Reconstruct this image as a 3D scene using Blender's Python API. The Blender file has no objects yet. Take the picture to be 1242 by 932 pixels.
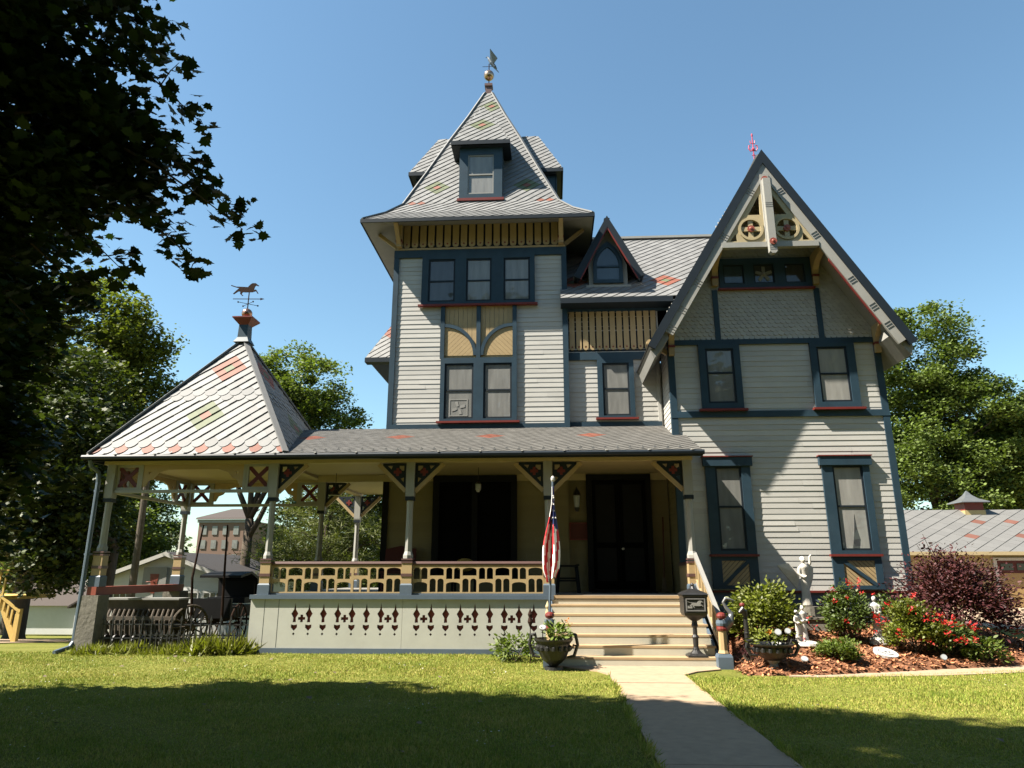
import bpy, math, random
import numpy as np
from mathutils import Vector, Matrix
from mathutils.geometry import tessellate_polygon

random.seed(7)
RNG = np.random.default_rng(7)
SC = bpy.context.scene
COL = SC.collection
V = Vector

# ------------------------------------------------------------------ materials
def nodes_of(m):
    m.use_nodes = True
    nt = m.node_tree
    return nt, nt.nodes, nt.links, nt.nodes['Principled BSDF']

def mat(name, col, rough=0.6, var=0.10, scale=3.0, bump=0.0, bscale=40.0, spec=0.3, metal=0.0,
        rnd=0.0, stretch=(1, 1, 1), stain=0.0, stain_col=(0.1, 0.09, 0.07), coat=0.0, transl=0.0):
    """painted / natural surface: colour with soft noise variation, optional per-face variation and dirt stains"""
    m = bpy.data.materials.new(name)
    nt, N, L, P = nodes_of(m)
    P.inputs['Roughness'].default_value = rough
    P.inputs['Specular IOR Level'].default_value = spec
    P.inputs['Metallic'].default_value = metal
    P.inputs['Coat Weight'].default_value = coat
    P.inputs['Coat Roughness'].default_value = 0.06
    tc = N.new('ShaderNodeTexCoord')
    mp = N.new('ShaderNodeMapping'); mp.inputs['Scale'].default_value = stretch
    L.new(tc.outputs['Object'], mp.inputs['Vector'])
    nz = N.new('ShaderNodeTexNoise'); nz.inputs['Scale'].default_value = scale; nz.inputs['Detail'].default_value = 6
    nz.inputs['Roughness'].default_value = 0.65
    L.new(mp.outputs['Vector'], nz.inputs['Vector'])
    mr = N.new('ShaderNodeMapRange')
    mr.inputs['From Min'].default_value = 0.25; mr.inputs['From Max'].default_value = 0.75
    mr.inputs['To Min'].default_value = 1 - var; mr.inputs['To Max'].default_value = 1 + var
    L.new(nz.outputs['Fac'], mr.inputs['Value'])
    val = mr.outputs['Result']
    if rnd:
        at = N.new('ShaderNodeAttribute'); at.attribute_name = 'rnd'
        m2 = N.new('ShaderNodeMapRange'); m2.inputs['To Min'].default_value = 1 - rnd; m2.inputs['To Max'].default_value = 1 + rnd
        L.new(at.outputs['Fac'], m2.inputs['Value'])
        mu = N.new('ShaderNodeMath'); mu.operation = 'MULTIPLY'
        L.new(val, mu.inputs[0]); L.new(m2.outputs['Result'], mu.inputs[1]); val = mu.outputs[0]
    vm = N.new('ShaderNodeVectorMath'); vm.operation = 'SCALE'
    vm.inputs[0].default_value = col
    L.new(val, vm.inputs['Scale'])
    out = vm.outputs['Vector']
    if stain:
        n3 = N.new('ShaderNodeTexNoise'); n3.inputs['Scale'].default_value = 0.9; n3.inputs['Detail'].default_value = 8
        n3.inputs['Roughness'].default_value = 0.7
        L.new(tc.outputs['Object'], n3.inputs['Vector'])
        r3 = N.new('ShaderNodeMapRange'); r3.inputs['From Min'].default_value = 0.5; r3.inputs['From Max'].default_value = 0.8
        r3.inputs['To Max'].default_value = stain
        L.new(n3.outputs['Fac'], r3.inputs['Value'])
        mx = N.new('ShaderNodeMix'); mx.data_type = 'RGBA'
        L.new(r3.outputs['Result'], mx.inputs['Factor']); L.new(out, mx.inputs['A']); mx.inputs['B'].default_value = (*(c * .55 for c in stain_col), 1)
        out = mx.outputs['Result']
    L.new(out, P.inputs['Base Color'])
    if bump:
        nb = N.new('ShaderNodeTexNoise'); nb.inputs['Scale'].default_value = bscale; nb.inputs['Detail'].default_value = 4
        L.new(mp.outputs['Vector'], nb.inputs['Vector'])
        bp = N.new('ShaderNodeBump'); bp.inputs['Strength'].default_value = bump; bp.inputs['Distance'].default_value = 0.02
        L.new(nb.outputs['Fac'], bp.inputs['Height']); L.new(bp.outputs['Normal'], P.inputs['Normal'])
    if transl:
        tr = N.new('ShaderNodeBsdfTranslucent'); ms = N.new('ShaderNodeMixShader')
        sc2 = N.new('ShaderNodeVectorMath'); sc2.operation = 'MULTIPLY'; sc2.inputs[1].default_value = (1.2, 1.4, 0.5)
        L.new(out, sc2.inputs[0]); L.new(sc2.outputs['Vector'], tr.inputs['Color'])
        ms.inputs['Fac'].default_value = transl
        o = [n for n in N if n.type == 'OUTPUT_MATERIAL'][0]
        L.new(P.outputs[0], ms.inputs[1]); L.new(tr.outputs[0], ms.inputs[2]); L.new(ms.outputs[0], o.inputs['Surface'])
    return m

M = {}
# measured base colours (the picture is exposed for the shade, so these stay low)
BASE = {'siding': (.340, .333, .312), 'shingle': (.33, .315, .29), 'blue': (.0175, .036, .052), 'darkblue': (.0105, .0155, .021), 'tan': (.295, .215, .112),
 'cream': (.32, .26, .15), 'red': (.115, .019, .015), 'rosette': (.20, .05, .032), 'crossred': (.075, .012, .012), 'grey': (.235, .23, .21), 'greyd': (.185, .182, .17), 'skirt': (.34, .338, .30),
 'bluegrey': (.065, .088, .115), 'black': (.006, .006, .0065), 'iron': (.012, .0115, .0115), 'door': (.003, .003, .003), 'screen': (.004, .004, .004),
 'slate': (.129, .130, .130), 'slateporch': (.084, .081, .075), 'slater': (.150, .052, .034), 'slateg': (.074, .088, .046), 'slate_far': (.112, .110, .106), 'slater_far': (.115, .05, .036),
 'ceil': (.30, .245, .14), 'porchwall_shaded': (.17, .142, .075), 'concrete': (.275, .20, .132), 'stone': (.12, .11, .09), 'porchfloor': (.17, .16, .14),
 'statue': (.42, .39, .34), 'riser': (.38, .36, .29), 'tread': (.30, .215, .125), 'vinyl': (.44, .44, .43), 'mulch': (.26, .110, .052), 'white': (.37, .36, .34), 'plaster': (.42, .40, .37),
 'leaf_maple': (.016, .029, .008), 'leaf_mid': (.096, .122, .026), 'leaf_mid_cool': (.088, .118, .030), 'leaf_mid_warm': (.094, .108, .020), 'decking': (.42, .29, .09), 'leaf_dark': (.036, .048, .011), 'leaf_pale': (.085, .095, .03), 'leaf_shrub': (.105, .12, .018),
 'leaf_rose': (.058, .082, .018), 'leaf_low': (.085, .115, .02), 'leaf_purple': (.052, .016, .017), 'leaf_lily': (.13, .135, .02), 'blade': (.115, .108, .022),
 'bloom': (.36, .015, .012), 'pinkmetal': (.35, .05, .085), 'ygarage': (.32, .25, .12), 'ydoor': (.25, .16, .065), 'bark': (.055, .042, .03), 'lens': (.26, .27, .28)}
def mk(k, col, *a, **kw):
    M[k] = mat(k, BASE.get(k, tuple(c * .5 for c in col)), *a, **kw)
mk('siding', (.56, .525, .455), rough=.5, var=.06, scale=1.6, stretch=(1, 1, 3), rnd=.07, stain=.10, bump=.05, bscale=18)
mk('shingle', (.50, .475, .42), rough=.6, var=.07, rnd=.07, stain=.12)
mk('blue', (.021, .043, .072), rough=.45, var=.22, scale=2.2, spec=.25, stain=.15, stain_col=(.12, .13, .14))
mk('darkblue', (.018, .032, .052), rough=.5, var=.15, spec=.2)
mk('tan', (.44, .31, .125), rough=.5, var=.1, scale=4, stain=.1)
mk('cream', (.58, .47, .27), rough=.55, var=.08, scale=3)
mk('red', (.17, .028, .025), rough=.45, var=.15)
mk('rosette', (.30, .07, .045), rough=.5, var=.15)
mk('grey', (.44, .43, .40), rough=.5, var=.08, stain=.12, bump=.05)
mk('greyd', (.36, .36, .345), rough=.55, var=.10, stain=.2)
mk('bluegrey', (.13, .165, .20), rough=.5, var=.12, stain=.15)
mk('black', (.012, .012, .013), rough=.6, var=.25, spec=.12)
mk('iron', (.02, .019, .019), rough=.42, var=.3, scale=14, spec=.5, bump=.2, bscale=60)
mk('rust', (.05, .028, .02), spec=.08, rough=.85, var=.35, scale=12, bump=.2)
mk('door', (.008, .008, .009), rough=.9, var=.2, spec=.03)
mk('brown', (.16, .085, .075), rough=.45, var=.12, spec=.4)
mk('slate', (.40, .39, .37), rough=.62, var=.07, scale=6, rnd=.13, stain=.16, bump=.06, bscale=30)
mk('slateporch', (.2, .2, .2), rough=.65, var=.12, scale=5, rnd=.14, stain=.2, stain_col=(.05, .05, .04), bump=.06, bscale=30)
mk('skirt', (.2, .2, .2), rough=.5, var=.06, stain=.12, stain_col=(.09, .085, .07))
mk('slate_far', (.42, .43, .44), rough=.6, var=.06, scale=4, rnd=.06)
mk('slater_far', (.44, .24, .18), rough=.6, var=.08, rnd=.08)
mk('porchwall_shaded', (.40, .345, .225), rough=.6, var=.06, scale=2, rnd=.05)  # olive tan clapboards under the porch roof, porch shade darkened into the colour
mk('pinstripe', (.26, .255, .25), rough=.6)
mk('crossred', (.12, .018, .02), rough=.5)
mk('screen', (.012, .012, .013), rough=.95, spec=.0)
mk('slater', (.42, .165, .10), rough=.65, var=.12, scale=9, rnd=.12)
mk('slateg', (.25, .29, .17), rough=.65, var=.12, scale=9, rnd=.12)
mk('underlay', (.06, .06, .06), rough=.9, var=.2)
mk('ceil', (.60, .52, .34), rough=.6, var=.05)
mk('concrete', (.52, .45, .35), rough=.85, var=.16, scale=7, bump=.2, bscale=90, stain=.45, stain_col=(.30, .25, .19))
mk('stone', (.20, .18, .145), rough=.9, var=.3, scale=9, bump=.6, bscale=14, stain=.3)
mk('statue', (.55, .49, .42), rough=.8, var=.2, scale=12, stain=.35, stain_col=(.22, .19, .16), bump=.2)
mk('white', (.80, .79, .76), rough=.5, var=.05)
mk('plaster', (.75, .72, .68), rough=.6, var=.07, stain=.1)
mk('copper', (.62, .36, .26), rough=.28, var=.15, metal=.9)
mk('brass', (.75, .52, .38), rough=.25, var=.12, metal=.9)
mk('wood', (.22, .165, .11), rough=.8, var=.25, scale=8, stretch=(4, 4, .6), bump=.2)
mk('oldwood', (.125, .10, .075), rough=.85, var=.35, scale=7, bump=.3)
mk('decking', (.50, .36, .13), rough=.7, var=.2, scale=6, stretch=(6, 6, .8))
mk('porchfloor', (.40, .38, .34), rough=.55, var=.1, stain=.15)
mk('riser', (.52, .49, .40), rough=.55, var=.07, stain=.12)
mk('tread', (.58, .44, .26), rough=.55, var=.1, stain=.15)
mk('vinyl', (.62, .62, .60), rough=.5, var=.05, stain=.1)
mk('shingroof', (.055, .05, .052), rough=.9, var=.3, scale=25, bump=.3)
mk('shingbrown', (.095, .075, .065), rough=.9, var=.3, scale=20, bump=.3)
mk('ygarage', (.66, .55, .30), rough=.55, var=.06)
mk('ydoor', (.56, .38, .16), rough=.5, var=.08)
mk('brick', (.30, .19, .145), rough=.9, var=.2, scale=20)
mk('glassdk', (.03, .035, .04), rough=.06, var=.2, spec=.6)
mk('bark', (.10, .075, .055), rough=.95, var=.35, scale=6, stretch=(3, 3, .6), bump=.8, bscale=9)
mk('flagr', (.95, .05, .07), rough=.7, var=.08)
mk('flagw', (1.7, 1.65, 1.6), rough=.7, var=.05)
mk('flagb', (.05, .07, .26), rough=.7, var=.1)
mk('hoop', (.28, .06, .03), rough=.5)
mk('pillow', (.55, .38, .10), rough=.9, var=.2)
mk('seatred', (.12, .02, .015), rough=.6, var=.2)
mk('solar', (.10, .13, .18), rough=.15, spec=.7)
mk('lens', (.75, .76, .78), rough=.25, spec=.6)
mk('hedge_metal', (.35, .36, .36), rough=.4, metal=.6)
mk('pinkmetal', (.62, .09, .16), rough=.45, var=.15)
mk('mulch', (.30, .105, .055), rough=.95, var=.45, scale=14, rnd=.55, bump=.4)
mk('bloom', (.62, .03, .025), rough=.6, var=.15, rnd=.25, transl=.2)
mk('bloomor', (.75, .25, .02), rough=.6, var=.15, rnd=.2, transl=.2)
mk('bloomw', (.75, .72, .66), rough=.6, var=.1, rnd=.2)
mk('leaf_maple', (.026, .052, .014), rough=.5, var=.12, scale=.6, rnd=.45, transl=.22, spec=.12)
mk('leaf_mid', (.098, .132, .030), rough=.55, var=.2, scale=.5, rnd=.40, transl=.30, spec=.3)
mk('leaf_mid_cool', (.1, .1, .1), rough=.55, var=.2, scale=.5, rnd=.45, transl=.28, spec=.2)
mk('leaf_mid_warm', (.1, .1, .1), rough=.55, var=.2, scale=.5, rnd=.45, transl=.3, spec=.2)
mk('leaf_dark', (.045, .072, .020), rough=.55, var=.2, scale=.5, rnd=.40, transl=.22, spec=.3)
mk('leaf_pale', (.14, .165, .055), rough=.6, var=.2, scale=.5, rnd=.35, transl=.3, spec=.25)
mk('leaf_shrub', (.20, .25, .035), rough=.5, var=.2, scale=2, rnd=.4, transl=.3)
mk('leaf_rose', (.11, .165, .035), rough=.5, var=.2, scale=2, rnd=.4, transl=.28)
mk('leaf_low', (.17, .24, .04), rough=.55, var=.2, scale=2, rnd=.35, transl=.3)
mk('leaf_purple', (.105, .035, .042), rough=.55, var=.25, scale=2, rnd=.6, transl=.2, spec=.2)
mk('leaf_lily', (.25, .26, .04), rough=.5, var=.2, scale=2, rnd=.4, transl=.3)
mk('blade', (.235, .235, .055), rough=.6, var=.25, scale=.7, rnd=.45, transl=.3)

def pane_mat(name, col, var=.2, scale=2.0):
    m = bpy.data.materials.new(name)
    nt, N, L, P = nodes_of(m)
    tc = N.new('ShaderNodeTexCoord'); mp = N.new('ShaderNodeMapping'); mp.inputs['Scale'].default_value = (4.0, 1, .7)
    L.new(tc.outputs['Object'], mp.inputs['Vector'])
    nz = N.new('ShaderNodeTexNoise'); nz.inputs['Scale'].default_value = scale; nz.inputs['Detail'].default_value = 5
    L.new(mp.outputs['Vector'], nz.inputs['Vector'])
    mr = N.new('ShaderNodeMapRange'); mr.inputs['From Min'].default_value = .3; mr.inputs['From Max'].default_value = .7
    mr.inputs['To Min'].default_value = 1 - var; mr.inputs['To Max'].default_value = 1 + var
    L.new(nz.outputs['Fac'], mr.inputs['Value'])
    vm = N.new('ShaderNodeVectorMath'); vm.operation = 'SCALE'; vm.inputs[0].default_value = col
    L.new(mr.outputs['Result'], vm.inputs['Scale']); L.new(vm.outputs['Vector'], P.inputs['Base Color'])
    P.inputs['Roughness'].default_value = .7
    P.inputs['Coat Weight'].default_value = 1; P.inputs['Coat Roughness'].default_value = .02
    bp = N.new('ShaderNodeBump'); bp.inputs['Strength'].default_value = .25; bp.inputs['Distance'].default_value = .02
    L.new(nz.outputs['Fac'], bp.inputs['Height']); L.new(bp.outputs['Normal'], P.inputs['Normal'])
    n2 = N.new('ShaderNodeTexNoise'); n2.inputs['Scale'].default_value = 1.2
    L.new(tc.outputs['Object'], n2.inputs['Vector'])
    b2 = N.new('ShaderNodeBump'); b2.inputs['Strength'].default_value = .06; b2.inputs['Distance'].default_value = .02
    L.new(n2.outputs['Fac'], b2.inputs['Height']); L.new(b2.outputs['Normal'], P.inputs['Coat Normal'])
    M[name] = m
pane_mat('pane', (.12, .12, .112))
pane_mat('pane_lt', (.20, .195, .18), var=.14)
pane_mat('pane_dk', (.02, .022, .024), var=.3)
pane_mat('pane_bl', (.012, .030, .048), var=.2)

def grass_mat():
    m = bpy.data.materials.new('lawn')
    nt, N, L, P = nodes_of(m)
    tc = N.new('ShaderNodeTexCoord')
    a = N.new('ShaderNodeTexNoise'); a.inputs['Scale'].default_value = .55; a.inputs['Detail'].default_value = 8; a.inputs['Roughness'].default_value = .7
    b = N.new('ShaderNodeTexNoise'); b.inputs['Scale'].default_value = 26; b.inputs['Detail'].default_value = 5
    for n in (a, b): L.new(tc.outputs['Object'], n.inputs['Vector'])
    r = N.new('ShaderNodeValToRGB')
    r.color_ramp.elements[0].position = .30; r.color_ramp.elements[0].color = (.07, .085, .012, 1)
    r.color_ramp.elements[1].position = .72; r.color_ramp.elements[1].color = (.16, .15, .036, 1)
    L.new(a.outputs['Fac'], r.inputs['Fac'])
    r2 = N.new('ShaderNodeMapRange'); r2.inputs['From Min'].default_value = .3; r2.inputs['From Max'].default_value = .7
    r2.inputs['To Min'].default_value = .6; r2.inputs['To Max'].default_value = 1.35
    L.new(b.outputs['Fac'], r2.inputs['Value'])
    vm = N.new('ShaderNodeVectorMath'); vm.operation = 'SCALE'
    L.new(r.outputs['Color'], vm.inputs[0]); L.new(r2.outputs['Result'], vm.inputs['Scale'])
    L.new(vm.outputs['Vector'], P.inputs['Base Color'])
    P.inputs['Roughness'].default_value = .95; P.inputs['Specular IOR Level'].default_value = .1
    bp = N.new('ShaderNodeBump'); bp.inputs['Strength'].default_value = .8; bp.inputs['Distance'].default_value = .03
    L.new(b.outputs['Fac'], bp.inputs['Height']); L.new(bp.outputs['Normal'], P.inputs['Normal'])
    M['lawn'] = m
grass_mat()
def blade_mat():
    m = bpy.data.materials.new('grass_blade'); nt, N, L, P = nodes_of(m)
    tc = N.new('ShaderNodeTexCoord'); a = N.new('ShaderNodeTexNoise'); a.inputs['Scale'].default_value = .8; a.inputs['Detail'].default_value = 9; a.inputs['Roughness'].default_value = .8
    L.new(tc.outputs['Object'], a.inputs['Vector'])
    at = N.new('ShaderNodeAttribute'); at.attribute_name = 'rnd'
    ad = N.new('ShaderNodeMath'); ad.operation = 'MULTIPLY_ADD'; ad.inputs[1].default_value = .42; L.new(at.outputs['Fac'], ad.inputs[0]); L.new(a.outputs['Fac'], ad.inputs[2])
    r = N.new('ShaderNodeValToRGB'); e = r.color_ramp.elements
    e[0].position = .40; e[0].color = (.092, .155, .016, 1); e[1].position = 1.0; e[1].color = (.38, .31, .095, 1)
    k = e.new(.68); k.color = (.195, .235, .030, 1)
    L.new(ad.outputs[0], r.inputs['Fac']); L.new(r.outputs['Color'], P.inputs['Base Color']); P.inputs['Roughness'].default_value = .6; P.inputs['Specular IOR Level'].default_value = .2
    tr = N.new('ShaderNodeBsdfTranslucent'); ms = N.new('ShaderNodeMixShader'); ms.inputs['Fac'].default_value = .25
    L.new(r.outputs['Color'], tr.inputs['Color']); o = [n for n in N if n.type == 'OUTPUT_MATERIAL'][0]
    L.new(P.outputs[0], ms.inputs[1]); L.new(tr.outputs[0], ms.inputs[2]); L.new(ms.outputs[0], o.inputs['Surface'])
    M['blade'] = m
blade_mat()

# ------------------------------------------------------------------ mesh building
class MB:
    def __init__(s):
        s.v = []; s.f = []; s.m = []; s.r = []
    def add(s, pts, faces, m=0, r=None):
        o = len(s.v); s.v += [tuple(p) for p in pts]
        for f in faces:
            s.f.append([i + o for i in f]); s.m.append(m); s.r.append(random.random() if r is None else r)
        return s
    def poly(s, pts, m=0, r=None): return s.add(pts, [list(range(len(pts)))], m, r)
    def box(s, x0, x1, y0, y1, z0, z1, m=0):
        p = [(x, y, z) for x in (x0, x1) for y in (y0, y1) for z in (z0, z1)]
        return s.add(p, [(0, 1, 3, 2), (4, 6, 7, 5), (0, 4, 5, 1), (2, 3, 7, 6), (0, 2, 6, 4), (1, 5, 7, 3)], m)
    def prism(s, pts, d, m=0):
        n = len(pts); d = V(d)
        p = [V(q) for q in pts] + [V(q) + d for q in pts]
        return s.add(p, [list(range(n))[::-1], list(range(n, 2 * n))] + [(i, (i + 1) % n, (i + 1) % n + n, i + n) for i in range(n)], m)
    def beam(s, p, q, w, h, m=0, up=(0, 0, 1)):
        p, q, up = V(p), V(q), V(up); d = (q - p).normalized(); a = d.cross(up)
        if a.length < 1e-4: a = d.cross(V((0, 1, 0)))
        a.normalize(); b = a.cross(d).normalized()
        c = [p + a * (i * w / 2) + b * (j * h / 2) for i, j in ((-1, -1), (1, -1), (1, 1), (-1, 1))]
        return s.prism(c, q - p, m)
    def tube(s, pts, rad, n=8, m=0):
        pts = [V(p) for p in pts]
        if not hasattr(rad, '__len__'): rad = [rad] * len(pts)
        ring = []; a = None
        for i, p in enumerate(pts):
            d = (pts[min(i + 1, len(pts) - 1)] - pts[max(i - 1, 0)]).normalized()
            if a is None:
                a = d.cross(V((.31, .17, .93)))
                if a.length < .05: a = d.cross(V((1, 0, 0)))
            a = (a - d * a.dot(d)).normalized(); b = d.cross(a)
            ring += [p + (a * math.cos(2 * math.pi * k / n) + b * math.sin(2 * math.pi * k / n)) * rad[i] for k in range(n)]
        f = [(i * n + k, i * n + (k + 1) % n, (i + 1) * n + (k + 1) % n, (i + 1) * n + k) for i in range(len(pts) - 1) for k in range(n)]
        f += [list(range(n))[::-1], list(range((len(pts) - 1) * n, len(pts) * n))]
        return s.add(ring, f, m)
    def lathe(s, prof, c, n=16, m=0, sq=False):
        c = V(c); ring = []
        off = math.pi / 4 if sq else 0
        k2 = math.sqrt(2) if sq else 1
        if sq: n = 4
        for r, z in prof:
            ring += [(c.x + r * k2 * math.cos(2 * math.pi * k / n + off), c.y + r * k2 * math.sin(2 * math.pi * k / n + off), c.z + z) for k in range(n)]
        f = [(i * n + k, i * n + (k + 1) % n, (i + 1) * n + (k + 1) % n, (i + 1) * n + k) for i in range(len(prof) - 1) for k in range(n)]
        f += [list(range(n))[::-1], list(range((len(prof) - 1) * n, len(prof) * n))]
        return s.add(ring, f, m)
    def ball(s, c, r, n=12, m=0, sc=(1, 1, 1)):
        pts = []; k = n // 2
        for i in range(1, k):
            t = math.pi * i / k
            pts += [(c[0] + r * sc[0] * math.sin(t) * math.cos(2 * math.pi * j / n), c[1] + r * sc[1] * math.sin(t) * math.sin(2 * math.pi * j / n), c[2] - r * sc[2] * math.cos(t)) for j in range(n)]
        top = len(pts); pts += [(c[0], c[1], c[2] - r * sc[2]), (c[0], c[1], c[2] + r * sc[2])]
        f = [(i * n + j, i * n + (j + 1) % n, (i + 1) * n + (j + 1) % n, (i + 1) * n + j) for i in range(k - 2) for j in range(n)]
        f += [(top, (j + 1) % n, j) for j in range(n)] + [(top + 1, (k - 2) * n + j, (k - 2) * n + (j + 1) % n) for j in range(n)]
        return s.add(pts, f, m)
    def board(s, outer, holes, O, u, v, n, t, m=0):
        """flat board of thickness t along n with openings, outline in (u,v) coordinates from O"""
        O, u, v, n = V(O), V(u), V(v), V(n)
        loops = [outer] + list(holes)
        flat = [p for l in loops for p in l]
        tris = tessellate_polygon([[V((p[0], p[1], 0)) for p in l] for l in loops])
        k = len(flat)
        P = [O + u * p[0] + v * p[1] for p in flat]
        f = [tuple(x) for x in tris] + [tuple(i + k for i in x[::-1]) for x in tris]
        o = 0
        for l in loops:
            c = len(l); f += [(o + i, o + (i + 1) % c, o + (i + 1) % c + k, o + i + k) for i in range(c)]; o += c
        return s.add(P + [p + n * t for p in P], f, m)
    def build(s, name, mats, parent=None, smooth=False):
        me = bpy.data.meshes.new(name)
        me.from_pydata(s.v, [], s.f); me.update()
        if not isinstance(mats, (list, tuple)): mats = [mats]
        for k in mats: me.materials.append(M[k] if isinstance(k, str) else k)
        me.polygons.foreach_set('material_index', s.m)
        at = me.attributes.new('rnd', 'FLOAT', 'FACE'); at.data.foreach_set('value', s.r)
        if smooth: me.polygons.foreach_set('use_smooth', [True] * len(me.polygons))
        o = bpy.data.objects.new(name, me); COL.objects.link(o)
        if parent is not None: attach(o, parent)
        return o

ROOTLOC = {}
def attach(o, parent):
    o.parent = parent
    if parent.name in ROOTLOC: o.matrix_parent_inverse = Matrix.Translation(-ROOTLOC[parent.name])
def thing(name, loc, label, cat, group=None):
    o = bpy.data.objects.new(name, None); COL.objects.link(o); o.location = loc
    o.empty_display_size = .2
    ROOTLOC[o.name] = V(loc); o['label'] = label; o['category'] = cat
    if group: o['group'] = group
    return o
def tag(o, label, cat, group=None):
    o['label'] = label; o['category'] = cat
    if group: o['group'] = group
    return o
def struct(o, kind='structure'):
    o['kind'] = kind; return o

X, Y, Z = V((1, 0, 0)), V((0, 1, 0)), V((0, 0, 1))
def rect(x0, x1, z0, z1): return [(x0, z0), (x1, z0), (x1, z1), (x0, z1)]
def circ(cx, cz, r, n=20, a0=0, a1=2 * math.pi): return [(cx + r * math.cos(a0 + (a1 - a0) * i / n), cz + r * math.sin(a0 + (a1 - a0) * i / n)) for i in range(n)]
def arc(cx, cz, rx, rz, a0, a1, n=12): return [(cx + rx * math.cos(a0 + (a1 - a0) * i / n), cz + rz * math.sin(a0 + (a1 - a0) * i / n)) for i in range(n + 1)]
def fboard(mb, outer, holes, y0, t, m=0):   # board facing -Y with its front at y0
    return mb.board(outer, holes, (0, y0, 0), X, Z, Y, t, m)

def clip_poly(p, poly):
    """convex polygon clip, counter-clockwise clip polygon"""
    out = p; n = len(poly)
    for i in range(n):
        a, b = poly[i], poly[(i + 1) % n]
        ins = lambda q: (b[0] - a[0]) * (q[1] - a[1]) - (b[1] - a[1]) * (q[0] - a[0]) >= -1e-9
        src, out = out, []
        for j in range(len(src)):
            c, d = src[j], src[(j + 1) % len(src)]
            ic, idd = ins(c), ins(d)
            if ic: out.append(c)
            if ic != idd:
                den = (b[0] - a[0]) * (d[1] - c[1]) - (b[1] - a[1]) * (d[0] - c[0])
                if abs(den) < 1e-12: continue
                t = -((b[0] - a[0]) * (c[1] - a[1]) - (b[1] - a[1]) * (c[0] - a[0])) / den
                out.append((c[0] + t * (d[0] - c[0]), c[1] + t * (d[1] - c[1])))
        if len(out) < 3: return []
    return out

def lap(mb, O, u, n, z0, z1, xr, pitch=.128, out=.0125, m=0):
    """lapped clapboards on a wall: O wall origin, u along it, n outward, xr(z)->(a,b)"""
    O, u, n = V(O), V(u), V(n); z = z0
    while z < z1 - .004:
        zt = min(z + pitch, z1)
        a0, b0 = xr(z); a1, b1 = xr(zt); r = random.random()
        if b0 - a0 > .01:
            cuts = [0.0]; q = random.uniform(.6, 3.2) / (b0 - a0)
            while q < .97: cuts.append(q); q += random.uniform(1.6, 3.8) / (b0 - a0)
            cuts.append(1.0)
            for c0, c1 in zip(cuts, cuts[1:]):          # butt-jointed boards
                jit = random.uniform(-.0025, .0035); r = random.random(); g = .0016 if c0 > 0 else 0
                p0, p1 = a0 + (b0 - a0) * c0 + g, a0 + (b0 - a0) * c1; s0, s1 = a1 + (b1 - a1) * c0 + g, a1 + (b1 - a1) * c1
                pb = [O + u * p0 + Z * z + n * (out + jit), O + u * p1 + Z * z + n * (out + jit)]
                pt = [O + u * s1 + Z * zt + n * .003, O + u * s0 + Z * zt + n * .003]
                ub = [O + u * p0 + Z * z, O + u * p1 + Z * z]
                mb.add(pb + pt + ub, [(0, 1, 2, 3), (4, 5, 1, 0)], m, r)
        z = zt
    return mb

def slates(mb, O, u, v, n, poly, w=.28, h=.2, color=None, v0=0.0, lift=.024, scallop=(), skip_under=False):
    """diamond slates laid on a convex roof polygon (u,v) counter-clockwise; real tilted slates over an underlay"""
    O, u, v, n = V(O), V(u).normalized(), V(v).normalized(), V(n).normalized()
    if not skip_under: mb.poly([O + u * p[0] + v * p[1] - n * .004 for p in poly], 3)
    us = [p[0] for p in poly]; vs = [p[1] for p in poly]
    j0 = int((min(vs) + v0) / (h / 2)) - 2; j1 = int((max(vs) + v0) / (h / 2)) + 2
    for j in range(j0, j1 + 1):
        vc = j * h / 2 - v0
        i0 = int(min(us) / w) - 2; i1 = int(max(us) / w) + 2
        for i in range(i0, i1 + 1):
            uc = i * w + (w / 2 if j % 2 else 0)
            if j in scallop or (j - 1) in scallop and False:
                shp = [(uc + w * .5, vc + h * .05), (uc, vc + h / 2), (uc - w * .5, vc + h * .05)] + \
                      [(uc - w * .5 * math.cos(t), vc + h * .05 - h * .62 * math.sin(t)) for t in (.35, .8, 1.25, 1.57, 1.89, 2.34, 2.79)]
            else:
                shp = [(uc, vc - h / 2), (uc + w / 2, vc), (uc, vc + h / 2), (uc - w / 2, vc)]
            q = clip_poly(shp, poly)
            if len(q) < 3: continue
            c = color(i, j, uc, vc) if color else 0
            jit = random.uniform(.85, 1.15)
            sc_ = j in scallop
            H = lambda p: lift * jit * (max(0, (vc + h / 2 - p[1]) / h) * (.8 if sc_ else .22) + (0 if sc_ else .62 * min(1.05, max(0, (p[0] - uc) / w - (p[1] - vc) / h + .5)))) + .002
            top = [O + u * p[0] + v * p[1] + n * H(p) for p in q]
            k = len(q); low = [O + u * p[0] + v * p[1] - n * .002 for p in q]
            f = [list(range(k))]
            for a in range(k):
                b = (a + 1) % k
                if (q[a][1] + q[b][1]) / 2 < vc + h * .06: f.append((a, a + k, b + k, b))
            mb.add(top + low, f, c, random.random())
    return mb

def block_color(blocks):
    """blocks: (uc, vc, n, outer, inner) diamonds of coloured slates"""
    def f(i, j, uc, vc):
        for bu, bv, n, o, inn, w, h in blocks:
            a = abs((uc - bu) / w) + abs((vc - bv) / h)
            if a < .24: return inn
            if a < n / 2.0 + .01: return o
        return 0
    return f

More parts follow.
